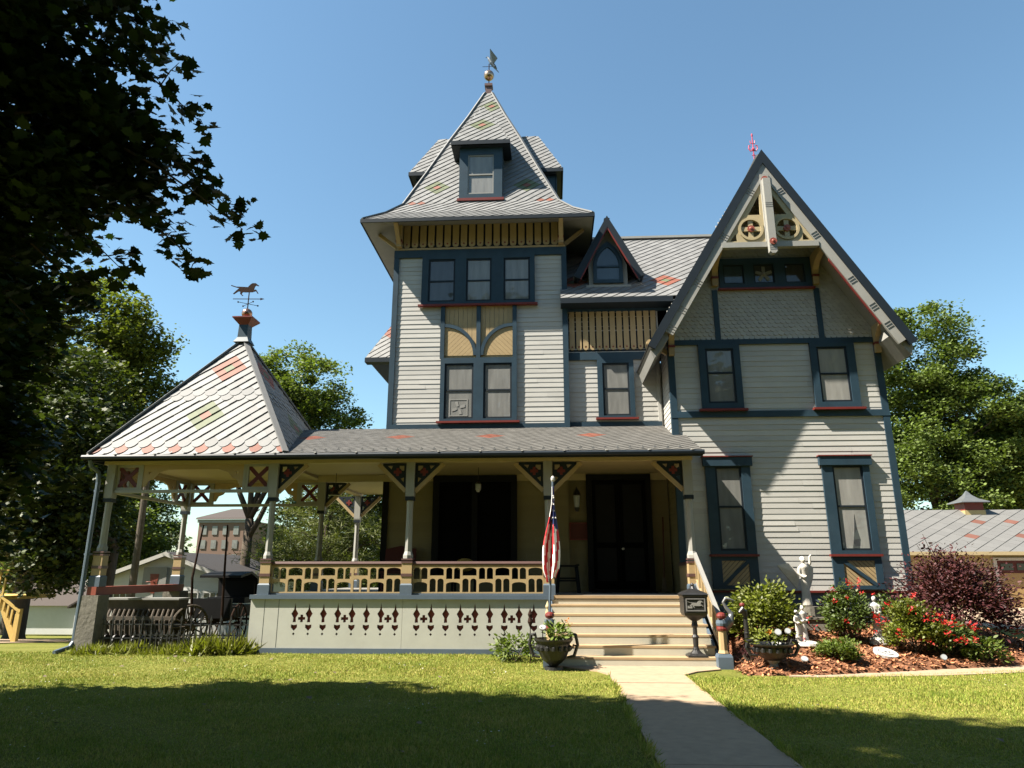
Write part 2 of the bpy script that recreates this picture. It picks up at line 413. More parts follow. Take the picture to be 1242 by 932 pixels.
# ------------------------------------------------------------------ leaves
LEAF = {
 'diamond': [(0, 0), (.5, .32), (1, 0), (.5, -.32)],
 'oval': [(0, 0), (.3, .22), (.7, .2), (1, 0), (.7, -.2), (.3, -.22)],
 'blade': [(0, -.05), (.55, -.04), (1, 0), (.55, .04), (0, .05)],
 'clump': [(0, .05), (.12, .34), (.38, .24), (.52, .48), (.72, .22), (1, .1), (.8, -.12), (.66, -.42), (.4, -.26), (.2, -.44)],
 'maple': [(0, 0), (.12, .34), (.02, .52), (.34, .40), (.42, .62), (.56, .34), (.74, .30), (.70, .16), (1, 0),
           (.70, -.16), (.74, -.30), (.56, -.34), (.42, -.62), (.34, -.40), (.02, -.52), (.12, -.34)],
}
def leaves(name, C, size, shape, mtl, parent=None, up=.6, svar=.35, dirs=None, droop=0.0, seed=1):
    C = np.asarray(C, dtype=np.float64); n = len(C); rg = np.random.default_rng(seed)
    S = np.array(LEAF[shape]); k = len(S)
    nr = rg.normal(size=(n, 3)); nr /= np.linalg.norm(nr, axis=1)[:, None]
    nr[:, 2] = np.abs(nr[:, 2]); nr += np.array([0, 0, up]); nr /= np.linalg.norm(nr, axis=1)[:, None]
    if dirs is None: a = rg.normal(size=(n, 3))
    else: a = np.asarray(dirs) + rg.normal(size=(n, 3)) * .25
    a[:, 2] -= droop
    a -= nr * np.sum(a * nr, axis=1)[:, None]; a /= np.linalg.norm(a, axis=1)[:, None]
    b = np.cross(nr, a)
    s = size * (1 + svar * rg.uniform(-1, 1, n))
    P = C[:, None, :] + s[:, None, None] * (a[:, None, :] * S[None, :, 0, None] + b[:, None, :] * S[None, :, 1, None])
    P = P + (nr * s[:, None] * rg.uniform(-.15, .15, n)[:, None])[:, None, :] * (np.abs(S[None, :, 1, None]) * 2)
    me = bpy.data.meshes.new(name)
    me.vertices.add(n * k); me.vertices.foreach_set('co', P.reshape(-1).astype(np.float32))
    me.loops.add(n * k); me.loops.foreach_set('vertex_index', np.arange(n * k, dtype=np.int32))
    me.polygons.add(n); me.polygons.foreach_set('loop_start', np.arange(0, n * k, k, dtype=np.int32))
    try: me.polygons.foreach_set('loop_total', np.full(n, k, dtype=np.int32))
    except Exception: pass
    me.update(calc_edges=True)
    me.materials.append(M[mtl])
    at = me.attributes.new('rnd', 'FLOAT', 'FACE'); at.data.foreach_set('value', rg.random(n).astype(np.float32))
    o = bpy.data.objects.new(name, me); COL.objects.link(o)
    if parent is not None: attach(o, parent)
    return o

def clumps(blobs, n_clump, n_leaf, csize=.5, flat=.55, shell=.75, seed=1):
    """leaf positions: flattened clumps spread through the outer volume of several blobs (x,y,z,rx,ry,rz)"""
    rg = np.random.default_rng(seed); out = []
    vol = np.array([b[3] * b[4] * b[5] for b in blobs]) ** (2 / 3); vol /= vol.sum()
    for b, w in zip(blobs, vol):
        nc = max(3, int(n_clump * w))
        d = rg.normal(size=(nc, 3)); d /= np.linalg.norm(d, axis=1)[:, None]
        rr = shell + (1.08 - shell) * rg.random(nc) ** .7
        inner = rg.random(nc) < .22; rr[inner] *= rg.uniform(.4, .9, inner.sum())
        cc = np.array(b[:3]) + d * rr[:, None] * np.array(b[3:6])
        for c in cc:
            m = int(n_leaf * rg.uniform(.4, 1.6)); s = csize * rg.uniform(.6, 1.4)
            p = np.clip(rg.normal(size=(m, 3)), -1.7, 1.7) * np.array([s, s, s * flat]) * .6
            out.append(c + p)
    return np.concatenate(out)

def limb_path(p, q, wob, n=5, sag=0):
    p, q = V(p), V(q)
    return [p.lerp(q, i / n) + V((random.uniform(-wob, wob), random.uniform(-wob, wob), random.uniform(-wob, wob) - sag * math.sin(math.pi * i / n))) * (0 if i in (0,) else 1) for i in range(n + 1)]
# ------------------------------------------------------------------ the house
HOUSE = thing('victorian_house', (1.5, 15, 0), 'grey clapboard Victorian house with blue trim, square tower and corner pavilion porch', 'house')
YT, YM, YW, YP = 17.5, 17.62, 16.23, 15.0
SL = ['slate', 'slater', 'slateg', 'underlay']
def part(mb, name, mats, parent=None, label=None, **k):
    o = mb.build(name, mats, parent or HOUSE, **k)
    if label: o['label'] = label
    return o
NX, NY = V((-1, 0, 0)), V((0, -1, 0))
def trim(name, boxes, m='blue'):
    for b in boxes:
        mb = MB(); mb.box(*b); o = part(mb, name, m)
    return o

# ---- solid cores and wall faces
def wall(O, u, n, z0, z1, x0, x1, core=None, xr=None, m='siding', pitch=.128, core_mat='siding', zsplit=None):
    mb = MB(); f = xr or (lambda z: (x0, x1))
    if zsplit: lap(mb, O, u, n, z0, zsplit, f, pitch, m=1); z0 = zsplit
    lap(mb, O, u, n, z0, z1, f, pitch, m=0)
    if core: mb.box(*core)
    return part(mb, 'wall', [m, 'porchwall_shaded'])
# tower (core box behind the boards)
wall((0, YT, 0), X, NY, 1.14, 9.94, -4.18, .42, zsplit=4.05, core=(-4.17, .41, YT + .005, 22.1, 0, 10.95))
wall((-4.17, 0, 0), -Y, NX, 1.14, 10.4, -22.1, -YT)
wall((.41, 0, 0), Y, X, 9.0, 10.4, YT, 22.1)
# middle bay
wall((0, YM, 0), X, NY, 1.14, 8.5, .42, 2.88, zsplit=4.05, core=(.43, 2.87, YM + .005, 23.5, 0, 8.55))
# wing
wall((0, YW, 0), X, NY, 1.2, 6.88, 2.90, 7.76, core=(2.91, 7.75, YW + .005, 24, 0, 6.9))
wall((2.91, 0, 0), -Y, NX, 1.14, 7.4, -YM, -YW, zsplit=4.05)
wall((7.75, 0, 0), Y, X, 1.2, 7.0, YW, 24)
trim('foundation', [(2.93, 7.73, YW - .01, YW + .2, -.3, 1.165)], 'bluegrey')
trim('water_table', [(2.86, 7.8, YW - .05, YW + .01, 1.165, 1.21)], 'red')

# wing gable wall with scalloped shingles
AX, AZ, K = 5.25, 11.55, 1.66          # roof apex, slope
mb = MB(); mb.prism([(2.92, YW + .004, 6.9), (7.74, YW + .004, 6.9), (7.74, YW + .004, AZ - K * 2.49 - .3), (AX, YW + .004, AZ - .3), (2.92, YW + .004, AZ - K * 2.33 - .3)], (0, .25, 0))
part(mb, 'wall', ['shingle'])
mb = MB(); z = 6.99; row = 0; pw = .128
while z < 11.1:
    half = (AZ - .12 - z) / K
    a, b = max(2.9, AX - half), min(7.76, AX + half)
    i = math.floor(a / pw) - 1
    while i * pw < b + pw:
        xc = i * pw + (pw / 2 if row % 2 else 0)
        if a < xc < b and not (4.2 < xc < 6.42 and 8.28 < z < 8.98):
            r = pw * .49; zt = z + .20
            o = .034 + random.uniform(-.005, .005)
            pts = [(xc - r, zt), (xc - r, z + .05)] + [(xc + r * math.cos(t), z + .05 + .055 * math.sin(t)) for t in (math.pi * 1.2, math.pi * 1.4, math.pi * 1.6, math.pi * 1.8)] + [(xc + r, z + .05), (xc + r, zt)]
            f = [(p[0], YW - o * (zt - p[1]) / .2 - .002, p[1]) for p in pts]; k = len(f)
            mb.add(f + [(p[0], YW, p[2]) for p in f], [list(range(k))] + [(j, (j + 1) % k, (j + 1) % k + k, j + k) for j in range(1, 6)], 0)
        i += 1
    z += .098; row += 1
part(mb, 'shingle_cladding', ['shingle'])
trim('band', [(2.84, 7.82, YW - .05, YW + .01, 6.87, 6.995)])
trim('band', [(2.84, 7.82, YW - .05, YW + .01, 5.085, 5.235)])
trim('corner_board', [(2.84, 2.99, YW - .04, YW + .02, 1.21, 5.085), (2.84, 2.99, YW - .04, YW + .02, 5.235, 6.87), (2.85, 2.90, YW + .02, YW + .13, 1.21, 7.0)])
trim('corner_board', [(7.67, 7.82, YW - .04, YW + .02, 1.21, 5.085), (7.67, 7.82, YW - .04, YW + .02, 5.235, 6.87)])
trim('post', [(4.0, 4.13, YW - .05, YW, 6.995, 8.27)])
trim('post', [(6.44, 6.57, YW - .05, YW, 6.995, 8.27)])
# tower trim
trim('band', [(-4.22, .5, YT - .06, YT, 5.13, 5.265)])
trim('band', [(-4.22, .5, YT - .06, YT, 9.94, 10.16)])
trim('corner_board', [(-4.22, -4.08, YT - .05, YT + .01, 5.265, 9.94), (-4.22, -4.175, YT + .01, YT + .12, 5.265, 10.2)])
trim('corner_board', [(.36, .5, YT - .05, YT + .1, 5.265, 9.94)])
trim('corner_board', [(-4.23, -4.08, YT - .05, YT + .12, 1.14, 4.0)], 'black')
trim('band', [(.5, 2.84, YM - .06, YM, 5.18, 5.30)])
trim('band', [(.5, 2.84, YM - .06, YM, 6.96, 7.16)])
trim('corner_board', [(2.76, 2.84, YM - .05, YM, 5.30, 6.96)], 'siding')
trim('eave_board', [(.5, 3.4, YM - .07, YM - .005, 8.30, 8.47)])

# ---- board-and-gap friezes with pierced boards
def eave_ring(cx, cy, e, z0, z1, name, m='darkblue', t=.04, sides='fblr'):
    for k, b in (('f', (cx - e, cx + e, cy - e, cy - e + t)), ('b', (cx - e, cx + e, cy + e - t, cy + e)), ('l', (cx - e, cx - e + t, cy - e + t, cy + e - t)), ('r', (cx + e - t, cx + e, cy - e + t, cy + e - t))):
        if k in sides: mb = MB(); mb.box(*b, z0, z1); part(mb, name, m)
def frieze(x0, x1, z0, z1, n, y, top_band=True):
    mb = MB(); mb.box(x0, x1, y - .012, y - .002, z0, z1, 1)
    p = (x1 - x0) / n
    for i in range(n):
        xc = x0 + (i + .5) * p; r = p * .385
        pts = [(xc - r, z1), (xc - r, z0 + r + .03)] + [(xc + r * math.cos(t), z0 + r + .03 + r * math.sin(t)) for t in [math.pi + math.pi * k / 6 for k in range(1, 6)]] + [(xc + r, z0 + r + .03), (xc + r, z1)]
        fboard(mb, pts, [circ(xc, z0 + r + .05, .028, 8)], y - .055, .03, 0)
        fboard(mb, circ(xc, z0 + r + .05, .027, 8), [], y - .045, .012, 2)
    return part(mb, 'frieze', ['tan', 'darkblue', 'rosette'])
frieze(-4.0, .3, 10.2, 10.93, 19, YT)
trim('frieze_rail', [(-4.2, .48, YT - .07, YT, 10.16, 10.215)], 'tan')
frieze(.52, 2.84, 7.2, 8.36, 13, YM)

# ---- windows: casing board with real openings, sash, pane behind, sill
def window(x0, x1, z0, z1, panes, y=YT, sill=True, mats=None, lab=None, casing='blue', lintel=False, extra_holes=(), sash_w=.045, double=True):
    mats = mats or ['pane'] * len(panes)
    mb = MB(); holes = [rect(p[0], p[1], p[2], p[3]) for p in panes] + [list(h) for h in extra_holes]
    fboard(mb, rect(x0, x1, z0, z1), holes, y - .085, .055, 0)
    w = part(mb, 'window', casing)
    if lab: w['label'] = lab
    for p, pm in zip(panes, mats):
        s = MB(); a, b, c, d = p[:4]; e = sash_w
        if double:
            mid = p[4] if len(p) > 4 else (c + d) / 2
            fboard(s, rect(a - .005, b + .005, c - .005, d + .005), [rect(a + e, b - e, c + e, mid - .022), rect(a + e, b - e, mid + .022, d - e)], y - .058, .026, 0)
        else:
            fboard(s, rect(a - .005, b + .005, c - .005, d + .005), [rect(a + e, b - e, c + e, d - e)], y - .058, .026, 0)
        s.build('sash', 'darkblue', w)
        g = MB(); g.box(a, b, y - .04, y - .034, c, d); g.build('pane', pm, w)
    if sill:
        s = MB(); s.box(x0 - .07, x1 + .07, y - .15, y - .02, z0 - .05, z0 - .001); s.build('sill', 'red', w)
    if lintel:
        s = MB(); s.box(x0 - .05, x1 + .05, y - .13, y - .02, z1 - .2, z1 + .002); s.build('lintel', 'blue', w)
        s = MB(); s.box(x0 - .07, x1 + .07, y - .15, y - .02, z1 + .003, z1 + .028); s.build('cap', 'red', w)
    return w
window(-3.43, -.36, 8.53, 10.06, [(-3.25, -2.52, 8.62, 9.86, 9.22), (-2.22, -1.53, 8.62, 9.86, 9.22), (-1.2, -.49, 8.62, 9.86, 9.22)], mats=['pane_dk', 'pane', 'pane'], lab='triple sash window high in the tower')
window(-2.85, -.85, 5.33, 7.03, [(-2.74, -1.98, 5.40, 6.88, 6.155), (-1.72, -.98, 5.40, 6.88, 6.155)], mats=['pane', 'pane'], lab='paired sash window under the arched panels')
wf = window(1.24, 2.18, 5.40, 6.955, [(1.37, 2.06, 5.46, 6.86, 6.17)], y=YM)
window(3.56, 4.53, 5.28, 6.865, [(3.72, 4.38, 5.42, 6.76, 6.16)], y=YW, mats=['pane'])
window(6.17, 7.2, 5.28, 6.865, [(6.32, 7.02, 5.42, 6.76, 6.10)], y=YW, mats=['pane_lt'])
def tall_window(x0, x1, px0, px1, flip, pm):
    w = window(x0, x1, 1.24, 4.14, [(px0, px1, 2.06, 3.93, 3.02)], y=YW, sill=False, mats=[pm], lintel=True, extra_holes=[rect(px0, px1, 1.32, 1.84)])
    s = MB(); s.box(x0 - .03, x1 + .03, YW - .13, YW - .02, 1.93, 1.98); s.build('sill', 'red', w)
    if flip: s = MB(); fboard(s, [(6.62, 2.11), (6.76, 2.11), (6.80, 2.3), (6.75, 2.55), (6.73, 2.85), (6.70, 2.55), (6.66, 2.3)], [], YW - .044, .003); s.build('curtain_gap', 'pane_dk', w)
    s = MB(); s.box(px0, px1, YW - .05, YW - .035, 1.32, 1.84, 1)
    a = .52 + px1 - px0; k = -a
    while k < a:      # diagonal tongue boards
        pts = [(px0 + k, 1.32), (px0 + k + .085, 1.32), (px0 + k + .085 + .52 * (1 if not flip else -1), 1.84), (px0 + k + .52 * (1 if not flip else -1), 1.84)]
        q = clip_poly(pts, rect(px0, px1, 1.32, 1.84))
        if len(q) > 2: fboard(s, q, [], YW - .066, .012, 0)
        k += .1
    s.build('panel', ['tan', 'darkblue'], w)
    s = MB()
    if flip: s.beam((px0, YW - .075, 1.84), (px1, YW - .075, 1.32), .03, .075, up=(0, 0, 1))
    else: s.beam((px0, YW - .075, 1.32), (px1, YW - .075, 1.84), .03, .075)
    s.build('diagonal_brace', 'blue', w)
tall_window(3.52, 4.53, 3.74, 4.33, False, 'pane')
tall_window(6.13, 7.18, 6.36, 7.03, True, 'pane_lt')
gw = window(4.2, 6.42, 8.30, 9.08, [(4.30, 4.80, 8.42, 8.92), (5.04, 5.53, 8.42, 8.92), (5.79, 6.27, 8.42, 8.92)], y=YW, mats=['pane_bl', 'pane_dk', 'pane_dk'], double=False, sash_w=.03, sill=False, lab='row of three attic windows under the gable truss')
s = MB(); s.box(4.15, 6.47, YW - .12, YW - .02, 8.26, 8.298); s.build('sill', 'red', gw)
def star(cx, cz, r, y, parent, n=5, m='greyd'):
    s = MB()
    for k in range(n):
        a = math.pi / 2 + 2 * math.pi * k / n
        pts = [(cx + math.cos(a + d) * r * q, cz + math.sin(a + d) * r * q) for d, q in ((-.9, .2), (-.33, .62), (-.18, .97), (.18, 1), (.33, .62), (.9, .2))]
        fboard(s, pts, [], y - .002 * k, .006)
    s.ball((cx, y - .015, cz), r * .2, 8)
    s.build('fan', m, parent)
star(5.285, 8.66, .21, YW - .05, gw)

# arched tan panels between the tower windows
mb = MB()
for a, b in ((-2.77, -1.92), (-1.81, -.96)):
    n = 7; p = (b - a) / n
    for i in range(n): mb.box(a + i * p + .004, a + (i + 1) * p - .004, YT - .034, YT - .02, 7.03, 8.48)
    flip = a > -1.9                      # lower half: diagonal boards inside the arch
    k = -1.2
    region = ([(a, 7.1)] + [(b - .02, 7.1)] + [(a + .83 * math.cos(t), 7.1 + .83 * math.sin(t)) for t in [math.pi / 2 * q / 10 for q in range(1, 11)]]) if not flip else \
             ([(a + .02, 7.1), (b, 7.1)] + [(b + .83 * math.cos(t), 7.1 + .83 * math.sin(t)) for t in [math.pi / 2 + math.pi / 2 * q / 10 for q in range(0, 10)]])
    while k < 2.4:
        x = a + k
        pts = [(x, 7.0), (x + .125, 7.0), (x + .125 + (1 if not flip else -1), 8.0), (x + (1 if not flip else -1), 8.0)]
        q = clip_poly(pts, region)
        if len(q) > 2: fboard(mb, q, [], YT - .05, .014)
        k += .132
part(mb, 'arched_panel', 'tan', label='tan boarded panels crossed by two blue quarter arches')
mb = MB()
for a, b in ((-2.88, -2.77), (-1.92, -1.81), (-.96, -.85)): mb.box(a, b, YT - .085, YT - .01, 7.031, 8.479)
for cx, s0 in ((-2.77, 0), (-.96, 1)):
    o = arc(cx, 7.1, .86, .88, 0 if not s0 else math.pi, math.pi / 2, 14); i = arc(cx, 7.1, .77, .79, 0 if not s0 else math.pi, math.pi / 2, 14)
    fboard(mb, o + i[::-1], [], YT - .08, .05)
part(mb, 'arch_trim', 'blue')
# small square fan in the lower left tower window
mb = MB(); fboard(mb, rect(-2.6, -2.12, 5.47, 5.92), [rect(-2.575, -2.145, 5.495, 5.895)], YT - .048, .006)
for k in range(4):
    a = .4 + k * math.pi / 2
    fboard(mb, [(-2.36 + math.cos(a + d) * q, 5.69 + math.sin(a + d) * q) for d, q in ((-.6, .05), (-.3, .17), (.1, .19), (.3, .12), (.5, .05))], [], YT - .0475, .005)
part(mb, 'window_fan', 'greyd')

# ---- tower roof
XC, YC = -1.88, 19.81
PROF = [(3.09, 10.75), (2.61, 11.17), (2.21, 11.65), (1.68, 12.95), (1.11, 14.4), (.6, 15.63), (.13, 16.85)]
tb = [(-1.27, 2.0, 3, 2, 1), (1.27, 2.0, 3, 2, 1), (0, 6.14, 3, 2, 1), (-1.95, 1.3, 1, 1, 1), (-1.65, 1.3, 1, 1, 1), (1.95, 1.3, 1, 1, 1), (1.65, 1.3, 1, 1, 1)]
def snapped(blocks, w, h, v0=0):
    out = []
    for bu, bv, n, o, i in blocks:
        j = round((bv + v0) / (h / 2)); ioff = w / 2 if j % 2 else 0
        out.append((round((bu - ioff) / w) * w + ioff, j * h / 2 - v0, n, o, i, w, h))
    return block_color(out)
for d, s in ((V((0, -1, 0)), X), (V((1, 0, 0)), Y), (V((0, 1, 0)), -X), (V((-1, 0, 0)), -Y)):
    mb = MB(); acc = 0; cf = snapped(tb, .26, .2)
    for (r0, z0), (r1, z1) in zip(PROF, PROF[1:]):
        O = V((XC, YC, z0)) + d * r0; v = -d * (r0 - r1) + Z * (z1 - z0); L = v.length; n = s.cross(v)
        A = acc
        slates(mb, O, s, v, n, [(-r0, 0), (r0, 0), (r1, L), (-r1, L)], .26, .2, color=lambda i, j, u, vv, A=A: cf(i, j, u, vv + A), v0=A)
        acc += L
    part(mb, 'roof', SL)
mb = MB()
for sx, sy in ((-1, -1), (1, -1), (1, 1), (-1, 1)):
    P = [(XC + sx * r, YC + sy * r, z + .03) for r, z in PROF]
    for a, b in zip(P, P[1:]): mb.beam(a, b, .10, .035, 0)
part(mb, 'roof_hip', 'slate')
mb = MB()
eave_ring(XC, YC, 3.13, 10.64, 10.738, 'eave')      # eave fascia
mb = MB(); e = 3.09
for d, s in ((V((0, -1, 0)), X), (V((1, 0, 0)), Y), (V((0, 1, 0)), -X), (V((-1, 0, 0)), -Y)):
    c = V((XC, YC, 0)); mb.poly([c + d * e - s * e + Z * 10.655, c + d * e + s * e + Z * 10.655, c + d * 2.3 + s * 2.3 + Z * 10.93, c + d * 2.3 - s * 2.3 + Z * 10.93])
part(mb, 'soffit', 'greyd')
mb = MB(); mb.lathe([(.14, 0), (.14, .06), (.10, .08), (.095, .3), (.13, .33), (.13, .42), (.04, .45)], (XC, YC, 16.83), sq=True)
part(mb, 'finial', 'brown')
# eave brackets of the tower: post block and diagonal brace
for bx, sd in ((-4.08, -1), (.36, 1)):
    mb = MB(); mb.box(bx - .07, bx + .07, YT - .2, YT - .06, 10.22, 10.9); mb.beam((bx, YT - .08, 10.25), (bx, YT - .65, 10.72), .11, .10)
    mb.box(bx - .085, bx + .085, YT - .22, YT - .055, 10.36, 10.42, 1)
    mb.beam((bx + sd * .1, YT + .1, 10.3), (bx + sd * .62, YT + .1, 10.72), .1, .09)
    part(mb, 'bracket', ['tan', 'red'])
# roof dormers of the tower (local frame: front at -d)
def tower_dormer(d, s):
    d, s = V(d), V(s); c = V((XC, YC, 0))
    P = lambda u, o, z: c + s * u + d * o + Z * z
    mb = MB()
    hw, fo = .615, 2.16
    mb.add([P(-hw, fo, 11.8), P(hw, fo, 11.8), P(hw, fo, 13.58), P(-hw, fo, 13.58), P(-hw, 1.0, 11.8), P(hw, 1.0, 11.8), P(hw, 1.0, 13.58), P(-hw, 1.0, 13.58)],
           [(0, 1, 5, 4), (0, 4, 7, 3), (1, 2, 6, 5)], 0)
    mb.board([(-hw, 11.8), (hw, 11.8), (hw, 13.58), (-hw, 13.58)], [[(-.37, 11.95), (.37, 11.95), (.37, 13.2), (-.37, 13.2)]], P(0, fo + .03, 0), s, Z, -d, .05, 0)
    dm = part(mb, 'dormer', ['blue'])
    g = MB(); g.board([(-.38, 11.94), (.38, 11.94), (.38, 13.21), (-.38, 13.21)], [], P(0, fo - .01, 0), s, Z, -d, .01); g.build('pane', 'pane', dm)
    g = MB(); g.board([(-.375, 11.945), (.375, 11.945), (.375, 13.205), (-.375, 13.205)], [[(-.34, 11.99), (.34, 11.99), (.34, 12.55), (-.34, 12.55)], [(-.34, 12.59), (.34, 12.59), (.34, 13.17), (-.34, 13.17)]], P(0, fo + .015, 0), s, Z, -d, .024); g.build('sash', 'greyd', dm)
    g = MB(); g.board([(-hw - .05, 11.72), (hw + .05, 11.72), (hw + .05, 11.8), (-hw - .05, 11.8)], [], P(0, fo + .08, 0), s, Z, -d, .1); g.build('sill', 'red', dm)
    e, eo, ez, ao, az = .82, fo + .2, 13.56, 1.62, 15.25
    R = MB()
    O = P(0, eo, ez); v = P(0, ao, az) - O; L = v.length
    slates(R, O, s, v, s.cross(v), [(-e, 0), (e, 0), (0, L)], .26, .2, color=snapped([(-.02, L * .42, 3, 2, 1)], .26, .2))
    Lr = math.hypot(e, az - ez)
    for sg in (-1, 1):                                     # side slopes
        O = P(sg * e, eo, ez); u = -d * (sg if sg > 0 else 1)
        if sg > 0:
            u = -d; v = P(0, eo, az) - P(e, eo, ez); n = u.cross(v)
            slates(R, P(e, eo, ez), u, v, n if n.z > 0 else -n, [(0, 0), (eo - .7, 0), (eo - .4, Lr), (eo - ao, Lr)], .26, .2)
        else:
            u = d; v = P(0, eo, az) - P(-e, eo, ez); n = u.cross(v)
            slates(R, P(-e, eo, ez), u, v, n if n.z > 0 else -n, [(-(eo - .7), 0), (0, 0), (-(eo - ao), Lr), (-(eo - .4), Lr)], .26, .2)
    rf = R.build('dormer_roof', SL, dm)
    E = MB(); E.board([(-e - .03, ez - .13), (e + .03, ez - .13), (e + .03, ez - .005), (-e - .03, ez - .005)], [], P(0, eo + .03, 0), s, Z, -d, .06)
    for sg in (-1, 1):
        E.prism([P(sg * e, eo - .03, ez - .13), P(sg * (e + .03), eo - .03, ez - .13), P(sg * (e + .03), eo - .03, ez - .005), P(sg * e, eo - .03, ez - .005)], -d * 1.2)
    E.poly([P(-e, eo, ez - .13), P(e, eo, ez - .13), P(e, 1.2, ez - .13), P(-e, 1.2, ez - .13)])
    E.build('dormer_eave', 'darkblue', dm)
for d, s in (((0, -1, 0), X), ((1, 0, 0), Y), ((-1, 0, 0), -Y)): tower_dormer(d, s)

# ---- middle roof with its little gabled dormer
mb = MB(); sl = 1.05
O = (1.5, 17.1, 8.52); L = 2.95 * math.hypot(1, sl)
slates(mb, O, X, (0, 1, sl), (0, -sl, 1), [(-1.18, 0), (3.75, 0), (3.75, L), (-1.18, L)], .28, .25, color=snapped([(1.74, .95, 3, 1, 2), (-.9, .95, 3, 1, 2), (3.4, 2.6, 3, 1, 2)], .28, .25))
slates(mb, (1.5, 23.0, 8.52), -X, (0, -1, sl), (0, sl, 1), [(-3.75, 0), (1.1, 0), (1.1, L), (-3.75, L)], .28, .25)
part(mb, 'roof', SL)
mb = MB(); mb.beam((.4, 20.05, 11.64), (5.3, 20.05, 11.64), .24, .07); part(mb, 'roof_ridge', 'grey')
mb = MB(); mb.prism([(.32, 17.08, 8.5), (.32, 17.08, 8.37), (.32, 17.62, 8.37), (.32, 17.62, 8.95)], (2.9, 0, 0)); part(mb, 'eave', 'darkblue')
# small dormer
dx, dy, dz0, ap = 1.62, 17.62, 9.1, 10.95
mb = MB(); mb.prism([(dx - .52, dy, dz0 - .12), (dx + .52, dy, dz0 - .12), (dx + .52, dy, 9.65), (dx, dy, ap - .12), (dx - .52, dy, 9.65)], (0, 1.7, 0))
dm = part(mb, 'dormer', 'grey', label='small gabled dormer with an arched blue window on the middle roof')
A = [(dx - .40, 9.12), (dx + .40, 9.12), (dx + .40, 9.6)] + arc(dx - .4, 9.6, .8, .85, 0.12, math.pi / 3, 6) + arc(dx + .4, 9.6, .8, .85, math.pi * 2 / 3, math.pi - .12, 6) + [(dx - .40, 9.6)]
B = [(dx - .30, 9.22), (dx + .30, 9.22), (dx + .30, 9.6)] + arc(dx - .3, 9.6, .6, .68, 0.12, math.pi / 3, 5) + arc(dx + .3, 9.6, .6, .68, math.pi * 2 / 3, math.pi - .12, 5) + [(dx - .30, 9.6)]
s = MB(); fboard(s, A, [B], dy - .06, .06); fboard(s, rect(dx - .3, dx + .3, 9.58, 9.63), [], dy - .045, .03); s.build('frame', 'blue', dm)
s = MB(); fboard(s, B, [], dy - .015, .01); s.build('pane', 'pane_bl', dm)
s = MB(); s.box(dx - .6, dx + .6, dy - .1, dy - .01, 8.98, 9.04); s.build('sill', 'grey', dm)
s = MB()
for sg in (-1, 1):
    q0 = V((dx, dy - .3, ap)); q1 = V((dx + sg * .92, dy - .3, 9.22)); dv = (q1 - q0); L = dv.length
    nrm = V((sg * 1.73, 0, .92)).normalized()
    Bq = [q0 + nrm * .0, q1 + nrm * .0, q1 - nrm * .09, q0 - nrm * .09]
    s.prism(Bq, (0, 2.0, 0), 0)
    s.prism([q0 + V((0, -.03, .03)), q1 + V((sg * .02, -.03, 0)), q1 + V((0, -.03, 0)) - nrm * .17, q0 + V((0, -.03, -.30))], (0, .06, 0), 0)
    s.prism([q0 + V((0, -.02, -.30)), q1 + V((0, -.02, 0)) - nrm * .17, q1 + V((0, -.02, 0)) - nrm * .20, q0 + V((0, -.02, -.36))], (0, .05, 0), 1)
s.build('gable_roof', ['darkblue', 'red'], dm)
s = MB()
for sg in (-1, 1):
    q1 = V((dx + sg * .92, dy - .3, 9.22)); v = V((-sg * .92, 0, ap - 9.22)); n = V((sg * 1.73, 0, .92))
    if sg > 0: slates(s, q1, Y, v, n, [(0, 0), (2.0, 0), (2.0, v.length), (0, v.length)], .26, .2)
    else: slates(s, q1, -Y, v, n, [(-2.0, 0), (0, 0), (0, v.length), (-2.0, v.length)], .26, .2)
s.build('slate_covering', SL, dm)

# ---- wing roof: two steep slopes, fascia, barge boards, truss
YG, YB = 15.35, 24.0; HWD = 2.98
nl = V((-K, 0, 1)).normalized(); nr_ = V((K, 0, 1)).normalized(); Ls = HWD * math.hypot(1, K)
mb = MB()
for sg, n in ((-1, nl), (1, nr_)):
    top = V((AX, YG + .06, AZ)); ft = V((AX + sg * HWD, YG + .06, AZ - K * HWD))
    if sg < 0: ftb = V((AX - 2.62, YG + .06, AZ - K * 2.62))
    else: ftb = ft
    mb.prism([top - n * .02, ft - n * .02, ft - n * .14, top - n * .14], (0, YB - YG - .06, 0), 0)
part(mb, 'roof_deck', 'greyd')
mb = MB()
for sg, n in ((-1, nl), (1, nr_)):
    ft = V((AX + sg * HWD, YG, AZ - K * HWD)); v = V((-sg * HWD, 0, K * HWD)); D = YB - YG
    if sg > 0: slates(mb, ft, Y, v, n, [(0, 0), (D, 0), (D, Ls), (0, Ls)], .28, .25)
    else: slates(mb, ft, -Y, v, n, [(-D, 0), (0, 0), (0, Ls), (-D, Ls)], .28, .25)
part(mb, 'roof', SL)
cs = math.hypot(1, K)
def rake(d0, d1, h0, h1, y0, y1, name, m, l0=0.0, l1=HWD, sides=(-1, 1)):
    for sg in sides:
        mb = MB(); f = lambda dx_, dd: V((AX + sg * dx_, 0, AZ - K * dx_ - dd * cs))
        # plumb cut at the apex, square cut at the foot
        foot = V((AX + sg * l1, 0, AZ - K * l1)); n = nl if sg < 0 else nr_
        a, b = f(l0, h0), foot - n * h0
        c, e = foot - n * h1, f(l0, h1)
        pts = [V((p.x, y0, p.z)) for p in (a, b, c, e)]
        mb.prism(pts, (0, y1 - y0, 0)); part(mb, name, m)
rake(0, 0, -.02, .17, YG - .03, YG + .06, 'fascia', 'darkblue')
rake(0, 0, .367, .40, YG + .03, YG + .07, 'fascia_bead', 'red', sides=(1,), l0=1.3, l1=2.6)
